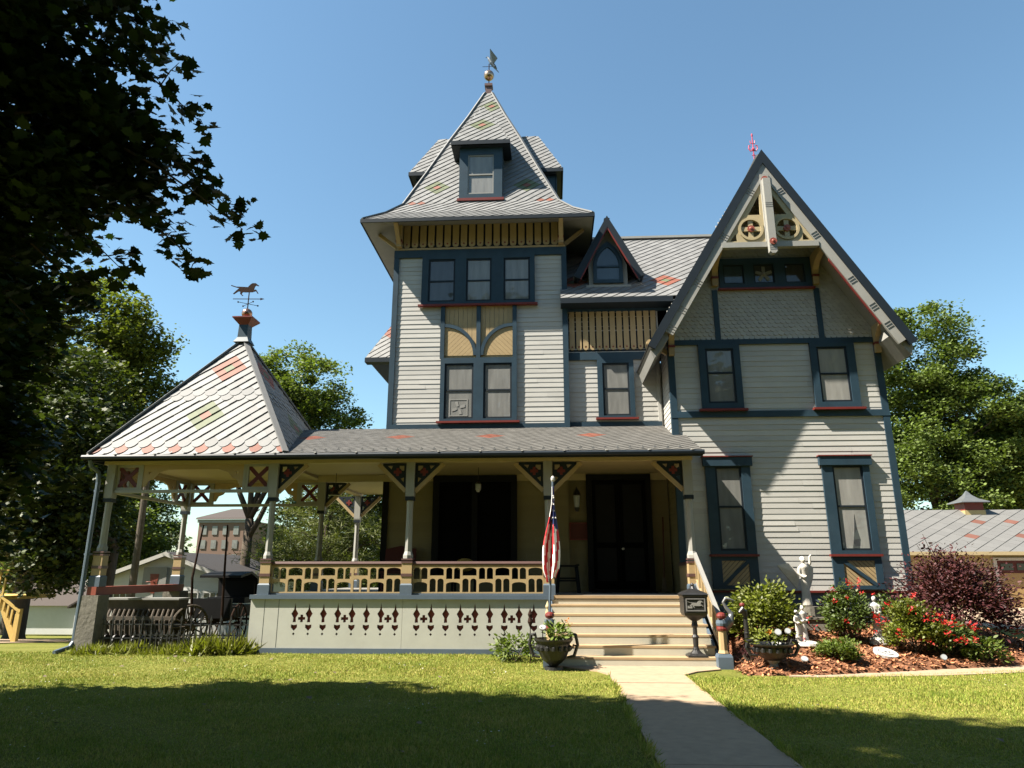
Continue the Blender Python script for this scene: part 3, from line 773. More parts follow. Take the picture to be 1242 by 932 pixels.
rake(0, 0, .172, .365, YG, YG + .06, 'barge_board', 'grey', l1=2.72, sides=(-1,))
rake(0, 0, .172, .365, YG, YG + .06, 'barge_board', 'grey', l1=2.9, sides=(1,))
for sg in (-1, 1):
    n = nl if sg < 0 else nr_
    mb = MB()
    for t in (.55, 1.25, 1.95, 2.35, 2.62):
        for k in range(3):
            c = V((AX + sg * (t + k * .035), YG - .004, AZ - K * (t + k * .035))) - n * .27
            mb.beam(c - n * .08, c + n * .08, .008, .012, up=(0, 1, 0))
    o = part(mb, 'barge_moulding', 'pinstripe')
# eave returns (boxed feet)
for sg in (-1, 1):
    mb = MB()
    mb.prism([(AX + sg * 2.55, YG + .07, AZ - K * 2.55 - .32), (AX + sg * 2.93, YG + .07, AZ - K * 2.93 - .18), (AX + sg * 2.86, YG + .07, AZ - K * 2.86 - .5), (AX + sg * 2.5, YG + .07, AZ - K * 2.5 - .6)], (0, 6.0, 0))
    part(mb, 'eave_box', 'greyd')
# truss
cz = 9.05
mb = MB(); mb.box(AX - 1.14, AX + 1.10, YG - .02, YG + .10, cz - .06, cz + .07); part(mb, 'collar_beam', 'grey')
bi = lambda dx_: AZ - K * dx_ - .36 * cs
for sg in (-1, 1):
    ol = [(.1, cz + .07), (1.0, cz + .07), (1.0, bi(1.0) if bi(1.0) > cz + .09 else cz + .1), (.1, bi(.1))]
    ol = [(.1, cz + .07), ((AZ - .36 * cs - cz - .07) / K, cz + .07), (.1, bi(.1))]
    hc = (.42, cz + .43); R = .235
    holes = []
    for q in range(4):
        a0 = q * math.pi / 2 + .26; a1 = (q + 1) * math.pi / 2 - .26
        pts = [(hc[0] + R * math.cos(a0 + (a1 - a0) * k / 6), hc[1] + R * math.sin(a0 + (a1 - a0) * k / 6)) for k in range(7)]
        am = (a0 + a1) / 2
        pts.append((hc[0] + .07 * math.cos(am), hc[1] + .07 * math.sin(am)))
        holes.append(pts)
    holes.append([(.16, cz + .80), (.45, cz + .80), (.16, cz + 1.32)])
    holes.append([(.76, cz + .12), (.93, cz + .12), (.78, cz + .32)])
    if sg < 0:
        ol = [(-p[0], p[1]) for p in ol]; holes = [[(-p[0], p[1]) for p in h] for h in holes]; hc = (-hc[0], hc[1])
    mb = MB(); mb.board(ol, holes, (AX, YG + .03, 0), X, Z, Y, .05); tp = part(mb, 'truss_panel', 'cream')
    mb = MB(); mb.board(circ(hc[0], hc[1], .295, 24), [circ(hc[0], hc[1], .235, 24)], (AX, YG + .005, 0), X, Z, Y, .03); mb.build('ring', 'cream', tp)
    mb = MB(); mb.board(circ(hc[0], hc[1], .085, 8), [], (AX, YG - .01, 0), X, Z, Y, .05); mb.ball((AX + hc[0], YG - .012, hc[1]), .045, 8, sc=(1, .4, 1)); mb.build('rosette', 'rosette', tp)
mb = MB(); mb.box(AX - .10, AX + .10, YG - .03, YG + .1, cz + .07, 10.9)
mb.box(AX - .085, AX + .085, YG - .17, YG - .032, cz - .16, 10.72); kp = part(mb, 'king_post', 'grey')
mb = MB(); mb.prism([(AX - .085, YG - .17, cz - .162), (AX - .085, YG - .17, cz - .24), (AX - .04, YG - .17, cz - .29), (AX + .04, YG - .17, cz - .29), (AX + .085, YG - .17, cz - .24), (AX + .085, YG - .17, cz - .162)], (0, .137, 0)); mb.build('pendant_tip', 'grey', kp)
mb = MB()
for zz in (cz - .10, cz - .15, cz - .2, 9.95, 10.0, 10.05): mb.box(AX - .087, AX + .087, YG - .174, YG - .168, zz, zz + .018)
mb.build('groove', 'pinstripe', kp)
for zz, yy in ((cz - .0, YG - .175), (10.75, YG - .04)):
    mb = MB(); mb.board(circ(AX, zz, .085, 8), [], (0, yy - .03, 0), X, Z, Y, .03); mb.ball((AX, yy - .03, zz), .04, 8, sc=(1, .5, 1)); mb.build('rosette', 'rosette', kp)
# yellow brackets, profile in the y-z plane
def bracket(x, z0, z1, reach, w=.14):
    mb = MB(); y = YW
    pr = [(y - .02, z0), (y - .13, z0), (y - .13, z0 + (z1 - z0) * .35)] + [(y - .13 - (reach - .13) * (1 - math.cos(t)), z0 + (z1 - z0) * (.35 + .47 * math.sin(t))) for t in (.3, .6, .9, 1.2, 1.5)] + [(y - reach - .05, z1 - .02), (y - reach + .02, z1 + .05), (y - .02, z1 + .02)]
    mb.prism([(x - w / 2, p[0], p[1]) for p in pr], (w, 0, 0), 0)
    mb.box(x - w / 2 - .012, x + w / 2 + .012, y - .15, y - .02, z0 + (z1 - z0) * .26, z0 + (z1 - z0) * .33, 1)
    mb.tube([(x - w / 2 - .01, y - reach, z1 - .02), (x + w / 2 + .01, y - reach, z1 - .02)], .07, 10, 0)
    part(mb, 'bracket', ['tan', 'red'])
bracket(4.08, 8.36, 9.08, .72); bracket(6.50, 8.36, 9.08, .72)
bracket(2.93, 6.60, 7.35, .70, .13); bracket(7.74, 6.60, 7.35, .70, .13)
for x, sg in ((2.86, -1), (7.80, 1)):
    mb = MB(); mb.beam((x, YW + .12, 6.72), (x + sg * .42, YW + .12, 7.0), .10, .11); mb.tube([(x + sg * .42, YW + .06, 7.0), (x + sg * .42, YW + .18, 7.0)], .07, 10)
    part(mb, 'bracket', ['tan'])
# red cresting finial on the ridge
mb = MB(); fx, fy, fz = AX, 15.9, 11.52
mb.tube([(fx, fy, fz), (fx, fy, fz + .85)], .014, 6); mb.ball((fx, fy, fz + .45), .045, 8); mb.ball((fx, fy, fz + .86), .03, 8, sc=(.8, .8, 1.8))
for sg in (-1, 1):
    mb.tube([(fx, fy, fz + .42), (fx + sg * .07, fy, fz + .40), (fx + sg * .11, fy, fz + .47), (fx + sg * .10, fy, fz + .56), (fx + sg * .06, fy, fz + .55)], .015, 6)
    mb.tube([(fx, fy, fz + .62), (fx + sg * .05, fy, fz + .62), (fx + sg * .06, fy, fz + .70)], .012, 6)
    mb.tube([(fx, fy, fz + .30), (fx + sg * .04, fy, fz + .27)], .012, 6)
part(mb, 'cresting_finial', 'pinkmetal')

# ---- hipped rear bay seen left of the tower
mb = MB(); mb.box(-4.7, -4.18, 22.9, 26, -.6, 8.2); part(mb, 'wall', 'siding')
mb = MB(); a, b, c, d_ = V((-5.85, 21.0, 8.2)), V((-4.0, 21.0, 8.2)), V((-4.0, 22.4, 10.9)), V((-4.55, 22.4, 10.9))
v = V((0, 1.4, 2.7)); slates(mb, a, X, v, X.cross(v), [(0, 0), (1.85, 0), (1.85, v.length), (1.3, v.length)], .26, .22, color=snapped([(.75, 1.25, 2, 1, 1)], .26, .22))
v2 = V((1.3, 0, 2.7)); slates(mb, (-5.85, 26, 8.2), -Y, v2, (-Y).cross(v2), [(0, 0), (5.0, 0), (3.6, v2.length), (0, v2.length)], .26, .22)
part(mb, 'roof', SL)
mb = MB(); mb.box(-5.87, -4.18, 20.97, 21.3, 8.05, 8.19); part(mb, 'eave', 'darkblue')
# ------------------------------------------------------------------ porch and pavilion
DZ = 1.14                                  # deck height
PX = [-6.04, -3.03, -.07, 2.88]            # front posts
mb = MB(); mb.box(-6.3, 2.90, YP - .12, YT, DZ - .075, DZ); mb.box(-6.3, -4.2, YT, 22.0, DZ - .075, DZ - .001)
part(mb, 'porch_floor', 'porchfloor')
mb = MB(); mb.box(-6.3, .02, YP - .15, YP - .121, DZ - .08, DZ + .004); part(mb, 'deck_nosing', 'bluegrey')
# pierced skirt boards
def spear(cx):
    a = [(cx, .99), (cx + .022, .85), (cx + .075, .77), (cx + .028, .69), (cx + .034, .60), (cx - .034, .60), (cx - .028, .69), (cx - .075, .77), (cx - .022, .85)]
    b = [(cx - .065, .56), (cx - .065, .50), (cx, .43), (cx + .065, .50), (cx + .065, .56), (cx, .545)]
    c = [(cx, .405), (cx + .028, .375), (cx, .345), (cx - .028, .375)]
    return [p[::-1] for p in (a, b, c)]
def plus(cx, cz, r=.075, w=.028):
    return [(cx - w, cz - r), (cx + w, cz - r), (cx + w, cz - w), (cx + r, cz - w), (cx + r, cz + w), (cx + w, cz + w), (cx + w, cz + r), (cx - w, cz + r), (cx - w, cz + w), (cx - r, cz + w), (cx - r, cz - w), (cx - w, cz - w)]
for x0, x1, xs in ((-6.28, -3.09, [-5.33 + .3 * i for i in range(8)]), (-3.085, .0, [-2.79 + .3 * i for i in range(9)])):
    holes = []
    for x in xs:
        if x + .07 < x1: holes += spear(x)
    for k in (0, 3, 6):
        holes.append(plus(xs[k] + .15, .675))
    mb = MB(); fboard(mb, rect(x0, x1, .10, DZ - .08), holes, YP - .10, .035)
    k = x0 + .3
    while k < x1 - .1:
        if all(abs(k - q) > .09 for q in xs) : mb.box(k - .004, k + .004, YP - .102, YP - .098, .11, DZ - .09, 1)
        k += .3
    sk = part(mb, 'porch_skirt', ['skirt', 'darkblue'])
    mb = MB(); mb.box(x0 + .05, x1 - .05, YP - .045, YP - .03, .105, DZ - .085); mb.build('backing', 'red', sk)
mb = MB(); mb.box(-6.30, .0, YP - .125, YP - .05, -.15, .098); part(mb, 'skirt_base', 'bluegrey')
mb = MB(); mb.box(-6.29, -6.25, YP - .06, 22, -.9, DZ - .08); part(mb, 'porch_skirt', 'greyd')

# posts
def post(x, y, z0, top=3.9, base='bluegrey', tanbits=True):
    mb = MB()
    r = .105
    mb.lathe([(r, .23), (r, .66 - .02)], (x, y, z0), sq=True, m=0)
    p = part(mb, 'porch_post', ['tan' if tanbits else 'grey'])
    g = MB(); g.lathe([(.125, 0), (.125, .2), (r, .23)], (x, y, z0), sq=True); g.build('base_block', base, p)
    for zz in (.37, .64, .70):
        g = MB(); g.lathe([(r + .012, zz), (r + .012, zz + (.06 if zz < .5 else .035))], (x, y, z0), sq=True); g.build('band', 'brown', p)
    g = MB(); g.lathe([(.094, 3.08 - z0), (.094, 3.16 - z0)], (x, y, z0), sq=True); g.build('band', 'darkblue', p)
    g = MB()
    g.lathe([(r, .735), (r, .80), (.077, .88), (.068, 3.08 - z0 - .25), (.075, 3.08 - z0)], (x, y, z0), n=8)
    g.lathe([(.085, 3.16 - z0), (.092, 3.2 - z0), (.092, top - z0)], (x, y, z0), sq=True)
    g.build('shaft', 'grey', p)
    return p
for x in PX: post(x, YP, DZ)
post(-9.72, YP, 1.30); post(-9.75, 18.35, 1.30)
post(-6.05, 18.35, DZ); post(-6.04, 21.8, DZ)
# beams
mb = MB(); mb.box(-9.9, 3.0, YP - .09, YP + .09, 3.90, 4.0); mb.box(-9.86, -9.66, YP + .1, 18.4, 3.90, 4.0); mb.box(-9.86, -5.95, 18.27, 18.45, 3.90, 4.0)
mb.box(-6.14, -5.94, YP + .1, 21.9, 3.901, 4.001); mb.box(2.80, 2.88, YP + .1, YW + .1, 3.9, 4.0)
part(mb, 'porch_beam', 'cream')
mb = MB(); mb.box(-10.0, 3.1, 14.62, YP - .10, 3.985, 3.998); part(mb, 'soffit', 'cream')
mb = MB(); mb.box(-5.94, 2.88, YP + .09, YT - .02, 3.965, 3.98); mb.box(-5.94, -4.2, YT, 21.9, 3.965, 3.98); part(mb, 'porch_ceiling', 'ceil')
mb = MB(); mb.box(-9.66, -6.14, YP + .09, 18.27, 3.965, 3.98); part(mb, 'porch_ceiling', 'ceil')
mb = MB(); mb.box(-5.9, 2.86, YT - .07, YT - .03, 3.80, 3.964); part(mb, 'cornice', 'cream')
# pavilion fret band on three sides
def fretband(p, q, n):
    """lower rail, x panels at both ends and arched spandrels between; p,q ends of one side"""
    p, q, n = V(p), V(q), V(n); u = (q - p).normalized(); L = (q - p).length; O = V((p.x, p.y, 0)) - n * .03
    mb = MB(); mb.board([(.09, 3.28), (L - .09, 3.28), (L - .09, 3.345), (.09, 3.345)], [], O - n * .02, u, Z, n, .10)
    pr = part(mb, 'pavilion_frieze', 'grey')
    for a in (.09, L - .09 - .56):
        s = MB(); s.board(rect(a, a + .56, 3.346, 3.899), [rect(a + .06, a + .50, 3.40, 3.845)], O, u, Z, n, .06, 0); s.build('panel_frame', 'grey', pr)
        s = MB()
        for c, e in (((a + .06, 3.40), (a + .50, 3.845)), ((a + .06, 3.845), (a + .50, 3.40))):
            P0, P1 = O + u * c[0] + Z * c[1] + n * .03, O + u * e[0] + Z * e[1] + n * (.03 if c[1] < 3.5 else .034)
            s.beam(P0, P1, .03, .085, up=n.cross((P1 - P0).normalized()))
        s.build('cross', 'crossred', pr)
    w0, w1 = .65, L - .65
    out = [(w0 + .02, 3.41), (w0 + .12, 3.42), (w0 + .18, 3.55), (w0 + .30, 3.60), (w0 + .40, 3.72), (w0 + .62, 3.79), (w1 - .62, 3.79), (w1 - .40, 3.72), (w1 - .30, 3.60), (w1 - .18, 3.55), (w1 - .12, 3.42), (w1 - .02, 3.41), (w1 - .02, 3.899), (w0 + .02, 3.899)]
    s = MB(); s.board(out, [circ(w0 + .2, 3.72, .03, 8), circ(w1 - .2, 3.72, .03, 8)], O + n * .005, u, Z, n, .04); s.build('spandrel', 'tan', pr)
    s = MB(); s.board(rect(w0, w0 + .055, 3.346, 3.899), [], O - n * .004, u, Z, n, .065); s.board(rect(w1 - .055, w1, 3.346, 3.899), [], O - n * .004, u, Z, n, .065); s.build('mullion', 'grey', pr)
fretband((-9.72, YP, 0), (-6.04, YP, 0), (0, 1, 0))
fretband((-9.72, 18.35, 0), (-9.72, YP, 0), (1, 0, 0))
fretband((-6.04, 18.35, 0), (-9.72, 18.35, 0), (0, -1, 0))
# lattice brackets with a red cross
def lattice(x, sg, y=YP):
    o = x + sg * .10; f = lambda a, b: (o + sg * a, b)
    S = .52; T = 3.885
    out = [f(0, T), f(S, T), f(S, T - .07), f(.07, T - S), f(0, T - S)]
    holes = [[f(.05, T - .05), f(.16, T - .05), f(.16, T - .10), f(.10, T - .16), f(.05, T - .16)],
             [f(.30, T - .05), f(.42, T - .05), f(.33, T - .13)], [f(.05, T - .30), f(.05, T - .42), f(.13, T - .33)]]
    if sg < 0: out = out[::-1]
    mb = MB(); fboard(mb, out, holes, y - .03, .05); b = part(mb, 'porch_bracket', 'darkblue')
    s = MB(); c = f(.19, T - .19)
    fboard(s, plus(c[0], c[1], .085, .03), [], y - .042, .01); s.build('cross', 'red', b)
    s = MB(); s.beam((o + sg * .0, y - .0, T - S - .09), (o + sg * (S + .09), y - .0, T - .02), .085, .075, up=(0, 1, 0)); s.build('brace', 'tan', b)
for x, sg in ((-6.04, 1), (-3.03, -1), (-3.03, 1), (-.07, -1), (-.07, 1), (2.88, -1)): lattice(x, sg)
lattice(-6.05, 1, 18.35); lattice(-6.04, 1, 21.8); lattice(-6.04, -1, 21.8)

# railings with fretwork
def railing(x0, x1, y=YP):
    w = x1 - x0
    mb = MB(); mb.prism([(x0, y - .04, 1.735), (x0, y - .05, 1.77), (x0, y - .035, 1.815), (x0, y + .05, 1.815), (x0, y + .08, 1.77), (x0, y + .07, 1.735)], (w, 0, 0)); r = part(mb, 'porch_railing', 'brown')
    n = 8; p = w / n; holes = []
    for i in range(n):
        a = x0 + i * p; e = .025; m = a + p / 2
        def arch(l, r_, b, t): return [(l, b), (r_, b), (r_, t - .05)] + [((l + r_) / 2 + (r_ - l) / 2 * math.cos(q), t - .05 + .05 * math.sin(q)) for q in (.5, 1.0, 1.57, 2.14, 2.64)] + [(l, t - .05)]
        if i % 2 == 0:
            holes += [arch(a + e, m - e * .7, 1.46, 1.69), arch(m + e * .7, a + p - e, 1.46, 1.69), arch(a + e, a + p - e, 1.20, 1.40)]
        else:
            holes += [arch(a + e, a + p - e, 1.53, 1.69), arch(a + e, m - e * .7, 1.20, 1.47), arch(m + e * .7, a + p - e, 1.20, 1.47)]
    s = MB(); fboard(s, rect(x0, x1, 1.175, 1.734), holes, y - .03, .045); s.build('fretwork', 'tan', r)
    s = MB(); s.box(x0, x1, y - .06, y + .06, DZ, 1.174); s.build('bottom_rail', 'bluegrey', r)
railing(-5.93, -3.14); railing(-2.92, -.18)
# side railing by the wing wall
mb = MB(); mb.box(2.80, 2.86, YP + .15, YW, 1.735, 1.8); r = part(mb, 'porch_railing', 'brown')
s = MB(); s.board(rect(YP + .15, YW, 1.18, 1.734), [rect(YP + .2 + .14 * i, YP + .29 + .14 * i, 1.24, 1.68) for i in range(7)], (2.81, 0, 0), Y, Z, X, .04); s.build('fretwork', 'tan', r)

# porch roof
W_, H_ = .24, .19
mb = MB(); sl = V((0, 2.95, 1.10)); Lp = sl.length; ze = 4.06
pb = snapped([(-5.85, 1.87, 3, 1, 1), (-3.61, 1.87, 3, 1, 1), (-1.37, 1.87, 3, 1, 1), (.87, 1.87, 3, 1, 1)], W_, H_)
slates(mb, (0, 14.55, ze), X, sl, (0, -1.1, 2.95), [(-6.6, 0), (2.86, 0), (2.86, Lp), (-6.6, Lp)], W_, H_, color=pb, lift=.013)
slates(mb, (0, 14.55, ze), X, sl, (0, -1.1, 2.95), [(2.86, 0), (3.14, 0), (3.14, Lp * (YW - 14.6) / 2.95), (2.86, Lp * (YW - 14.6) / 2.95)], W_, H_, lift=.013)
sb = V((0, -4.9, 1.10))
slates(mb, (0, 22.4, ze), -X, sb, (0, 1.1, 4.9), [(4.2, 0), (6.5, 0), (6.5, sb.length), (4.2, sb.length)], W_, H_)
part(mb, 'porch_roof', ['slateporch', 'slater', 'slateg', 'underlay'])
mb = MB(); mb.prism([(-6.5, 14.6, ze - .06), (-6.5, 14.6, ze - .015), (-6.5, YT - .0, ze + 1.08), (-6.5, YT, ze - .06)], (.05, 0, 0)); mb.prism([(3.09, 14.6, ze - .06), (3.09, 14.6, ze - .015), (3.09, YW, ze + .58), (3.09, YW, ze + .3)], (.05, 0, 0))
part(mb, 'roof_edge', 'blue')
# gutter
mb = MB(); mb.tube([(-10.15, 14.50, 4.0), (3.17, 14.50, 4.0)], .055, 8); mb.box(-10.12, 3.15, 14.53, 14.62, 3.93, 4.035); part(mb, 'gutter', 'darkblue')
for i in range(15):
    x = -9.4 + .88 * i
    mb = MB(); mb.box(x - .02, x + .02, 14.44, 14.56, 4.045, 4.065); part(mb, 'gutter_clip', 'white')
# snow guards along the porch roof edge
gme = None
for i in range(32):
    x = -5.35 + .26 * i
    if gme is None:
        g = MB(); g.box(-.03, .03, -.008, .008, 0, .03); g.box(-.01, .01, -.01, .01, .03, .055); gm = part(g, 'snow_guard', 'slate'); gme = gm
    else:
        gm = gme.copy(); COL.objects.link(gm)
    gm.location = (x, 14.62 + (i % 2) * .05, ze + .05 + (i % 2) * .02)
# pavilion roof
cx, cy, za, e = -7.88, 16.75, 7.42, 2.2
gb = [(0, 2.86, 3, 1, 2), (0, 1.19, 3, 2, 1)]
Wg, Hg, v0 = .30, .33, .11
sc = snapped(gb, Wg, Hg, v0)
def gcol(i, j, uc, vc):
    if j == 2 and i % 2: return 1
    return sc(i, j, uc, vc)
for d, s in ((V((0, -1, 0)), X), (V((1, 0, 0)), Y), (V((0, 1, 0)), -X), (V((-1, 0, 0)), -Y)):
    O = V((cx, cy, 4.05)) + d * e; v = -d * e + Z * (za - 4.05)
    mb = MB(); slates(mb, O, s, v, s.cross(v), [(-e - .02, 0), (e + .02, 0), (0, v.length)], Wg, Hg, color=gcol, v0=v0, scallop=(2, 3, 12, 13), lift=.034)
    part(mb, 'pavilion_roof', SL)
mb = MB()
for sx, sy in ((-1, -1), (1, -1), (1, 1), (-1, 1)): mb.beam((cx + sx * e, cy + sy * e, 4.10), (cx, cy, za + .04), .13, .04)
part(mb, 'roof_hip', 'slate')
eave_ring(cx, cy, e + .02, 3.93, 4.04, 'eave', sides='fbl')
mb = MB(); mb.lathe([(.20, -.12), (.13, .02), (.12, .36)], (cx, cy, za), sq=True, m=0); mb.lathe([(.12, .36), (.26, .52), (.26, .55), (.1, .58)], (cx, cy, za), sq=True, m=1)
part(mb, 'finial', ['blue', 'red'])
# pier, side beam and downspout of the pavilion
mb = MB(); mb.lathe([(.215, -.4), (.19, 1.125)], (-9.72, YP, 0), sq=True); part(mb, 'pier', 'stone', label='rough stone pier under the front corner post')
mb = MB(); mb.lathe([(.24, -.8), (.22, 1.125)], (-9.75, 18.35, 0), sq=True); part(mb, 'pier', 'stone')
mb = MB(); mb.box(-9.83, -9.63, YP - .14, 18.5, 1.128, 1.298); part(mb, 'sill_beam', 'rosette')
mb = MB(); mb.tube([(-9.98, 14.52, 3.95), (-9.98, 14.6, 3.82), (-9.93, 14.80, 3.72), (-9.93, 14.84, 3.5), (-9.93, 14.84, .22), (-9.95, 14.75, .10), (-10.05, 14.45, .03)], .048, 8)
mb.box(-10.0, -9.86, 14.83, 14.93, 1.95, 1.99); mb.box(-10.0, -9.86, 14.83, 14.93, 3.3, 3.34); part(mb, 'downspout', 'bluegrey')

# ---- front steps
R, T = 7, .30
for k in range(R):
    z = DZ - k * DZ / R; y = YP - .12 - k * T
    if k < R:
        mb = MB(); mb.box(-.02, 2.86, y + .004, y + .04, z - DZ / R + (.0 if k == R - 1 else .0), z - .036 if k else z - .08); part(mb, 'riser', 'riser')
    if k:
        mb = MB(); mb.box(-.05, 2.89, y - .002, y + T - .0, z - .035, z); part(mb, 'tread', 'tread')
mb = MB(); mb.box(0, 2.87, YP - .135, YP - .10, DZ - .055, DZ + .003); part(mb, 'tread', 'tread')
for x in (-.06, 2.86):
    mb = MB(); mb.prism([(x, YP - .1, 0), (x, YP - .1, DZ - .08), (x, YP - .12 - 6 * T + .02, DZ / 7 - .05), (x, YP - .12 - 6 * T + .02, 0)], (.045, 0, 0)); part(mb, 'stringer', 'bluegrey')
def newel(x, y):
    mb = MB(); mb.lathe([(.095, .25), (.075, .30), (.07, .62)], (x, y, 0), n=8); nw = part(mb, 'newel_post', 'tan')
    g = MB(); g.lathe([(.125, -.1), (.125, .19), (.105, .24)], (x, y, 0), sq=True); g.build('base_block', 'bluegrey', nw)
    g = MB(); g.lathe([(.09, .70), (.10, .74), (.09, .79)], (x, y, 0), n=12); g.build('ring', 'bluegrey', nw)
    g = MB(); g.lathe([(.085, .62), (.095, .65), (.085, .69)], (x, y, 0), n=12); g.build('ring', 'red', nw)
    g = MB(); g.ball((x, y, .86), .085, 12, sc=(1, 1, .75)); g.build('ball', 'red', nw)
newel(2.93, 13.02); newel(-.06, 13.02)
mb = MB(); mb.beam((2.92, YP - .02, 1.98), (2.93, 13.08, .80), .075, .06); mb.beam((2.92, YP - .02, 1.42), (2.93, 13.08, .25), .05, .05); sr = part(mb, 'stair_railing', 'greyd')
s = MB()
for k in range(7):
    t = (k + .5) / 7; y = YP - .1 - t * 1.85; zb = 1.42 - t * 1.15; zt = 1.97 - t * 1.17; q = .12
    s.board([(y - q, zb + .02 - q * .6), (y + q, zb + .02 + q * .6), (y + q, zt - .03 + q * .6), (y - q, zt - .03 - q * .6)], [[(y - q + .03, zb + .07 - q * .5), (y + q - .03, zb + .06 + q * .45), (y + q - .03, zt - .09 + q * .45), (y, zt - .14), (y - q + .03, zt - .10 - q * .5)]], (2.90, 0, 0), Y, Z, X, .04)
s.build('fretwork', 'tan', sr)

# ---- doors and porch wall
def screen_door(x0, x1, z1, label):
    mb = MB(); fboard(mb, rect(x0, x1, DZ + .005, z1), [rect(x0 + .13, x1 - .13, DZ + .06, z1 - .14)], YT - .11, .10); d = part(mb, 'double_door', 'black', label=label)
    xm = (x0 + x1) / 2
    for a, b in ((x0 + .135, xm - .005), (xm + .005, x1 - .135)):
        s = MB(); fboard(s, rect(a, b, DZ + .065, z1 - .145), [rect(a + .09, b - .09, DZ + 1.15, z1 - .25), rect(a + .09, b - .09, DZ + .25, DZ + 1.02)], YT - .075, .03, 0)
        lf = s.build('door_leaf', 'door', d)
        s = MB(); s.box(a + .08, b - .08, YT - .055, YT - .05, DZ + .2, z1 - .24); s.build('screen', 'black', lf)
    s = MB(); s.ball((xm + .06, YT - .11, DZ + 1.0), .035, 8); s.tube([(xm + .06, YT - .11, DZ + 1.0), (xm + .06, YT - .07, DZ + 1.0)], .015, 6); s.build('knob', 'plaster', d)
screen_door(.86, 2.44, 4.0 - .06, 'tall black double entrance door with a pale knob')
mb = MB(); fboard(mb, rect(-2.95, -.85, DZ + .3, 3.94), [rect(-2.79, -1.97, DZ + .42, 3.78), rect(-1.83, -1.0, DZ + .42, 3.78)], YT - .11, .10); d = part(mb, 'window', 'black', label='broad black framed parlour window behind the railing')
for a, b in ((-2.79, -1.97), (-1.83, -1.0)):
    s = MB(); fboard(s, rect(a, b, DZ + .42, 3.78), [rect(a + .06, b - .06, DZ + .5, 2.62), rect(a + .06, b - .06, 2.70, 3.7)], YT - .07, .03); s.build('sash', 'door', d)
    s = MB(); s.box(a, b, YT - .05, YT - .042, DZ + .42, 3.78); s.build('pane', 'screen', d)
# ------------------------------------------------------------------ terrain heights
def sstep(a, b, x):
    t = min(1, max(0, (x - a) / (b - a))); return t * t * (3 - 2 * t)
def ground(x, y):
    L = sstep(-4, -13, x)
    t = max(0, y - 14.2); d = t * t / (t + 1.5) if t > 0 else 0
    return -.078 * min(d, 75) * L
def bed(x, y):                                 # mulch mound in front of the wing
    e = min(1, max(0, (y - (12.2 + max(0, x - 4.6) * .36)) / 3.2)); w = sstep(3.05, 3.6, x) * sstep(10.4, 9.0, x)
    return .025 + .50 * (e ** .8) * w

# ------------------------------------------------------------------ small things round the house
def prop(name, loc, label, cat, group=None): return thing(name, loc, label, cat, group)
def sub(mb, name, m, parent, **k): return mb.build(name, m, parent, **k)

# weather vanes
w = prop('weathervane', (-7.88, 16.75, 7.99), 'running horse weathervane with copper ball on the corner pavilion roof', 'weathervane')
bx, by, bz = -7.88, 16.75, 8.0
mb = MB(); mb.tube([(bx, by, bz - .02), (bx, by, bz + .72)], .014, 8); sub(mb, 'pole', 'rust', w)
mb = MB(); mb.ball((bx, by, bz + .13), .135, 20); sub(mb, 'ball', 'copper', w, smooth=True)
def horse(ox, oz, s):
    P = [(-.62, .20), (-.42, .13), (-.22, .12), (.02, .10), (.10, .20), (.17, .25), (.30, .25), (.36, .20), (.43, .15), (.41, .13), (.31, .16), (.27, .10), (.25, -.02),
         (.33, .0), (.40, -.10), (.43, -.16), (.40, -.16), (.33, -.06), (.20, -.10), (.13, -.10), (-.05, -.10), (-.16, -.09), (-.2, -.16), (-.13, -.22), (-.16, -.24), (-.25, -.16), (-.25, -.06), (-.34, -.06), (-.48, -.16), (-.52, -.15), (-.40, -.02), (-.30, .07), (-.42, .10), (-.62, .17)]
    return [(ox + p[0] * s, oz + p[1] * s) for p in P]
mb = MB(); fboard(mb, horse(bx - .06, bz + .80, .72), [], by - .012, .024); sub(mb, 'horse_figure', 'rust', w)
mb = MB(); mb.tube([(bx - .42, by, bz + .55), (bx + .32, by, bz + .53)], .010, 6); mb.tube([(bx - .2, by - .15, bz + .40), (bx + .2, by + .15, bz + .40)], .007, 6); mb.tube([(bx + .2, by - .15, bz + .40), (bx - .2, by + .15, bz + .40)], .007, 6)
for sx, sy in ((-1, -1), (1, 1), (1, -1), (-1, 1)): mb.ball((bx + sx * .2, by + sy * .15, bz + .40), .025, 6)
mb.prism([(bx + .32, by - .01, bz + .50), (bx + .42, by - .01, bz + .53), (bx + .32, by - .01, bz + .56)], (0, .02, 0)); sub(mb, 'arrow', 'rust', w)
w = prop('weathervane', (XC, YC, 17.3), 'eagle weathervane with shiny ball on the peak of the tower', 'weathervane')
mb = MB(); mb.tube([(XC, YC, 17.28), (XC, YC, 18.1)], .018, 8); sub(mb, 'pole', 'rust', w)
mb = MB(); mb.ball((XC, YC, 17.64), .175, 20); sub(mb, 'ball', 'brass', w, smooth=True)
mb = MB(); ez = 18.0
mb.tube([(XC - .05, YC, ez + .38), (XC + .0, YC, ez + .28), (XC + .08, YC, ez + .14), (XC + .20, YC, ez - .02), (XC + .26, YC, ez - .10)], [.02, .05, .07, .05, .015], 8)
for sg in (-1, 1): mb.prism([(XC + .04, YC + sg * .03, ez + .2), (XC + .14, YC + sg * .03, ez + .05), (XC + .30, YC + sg * .34, ez + .02), (XC + .06, YC + sg * .42, ez + .34)], (.015, 0, .01))
mb.prism([(XC - .05, YC - .01, ez + .36), (XC - .12, YC - .01, ez + .35), (XC - .03, YC - .01, ez + .42)], (0, .02, 0)); sub(mb, 'eagle_figure', 'bluegrey', w)
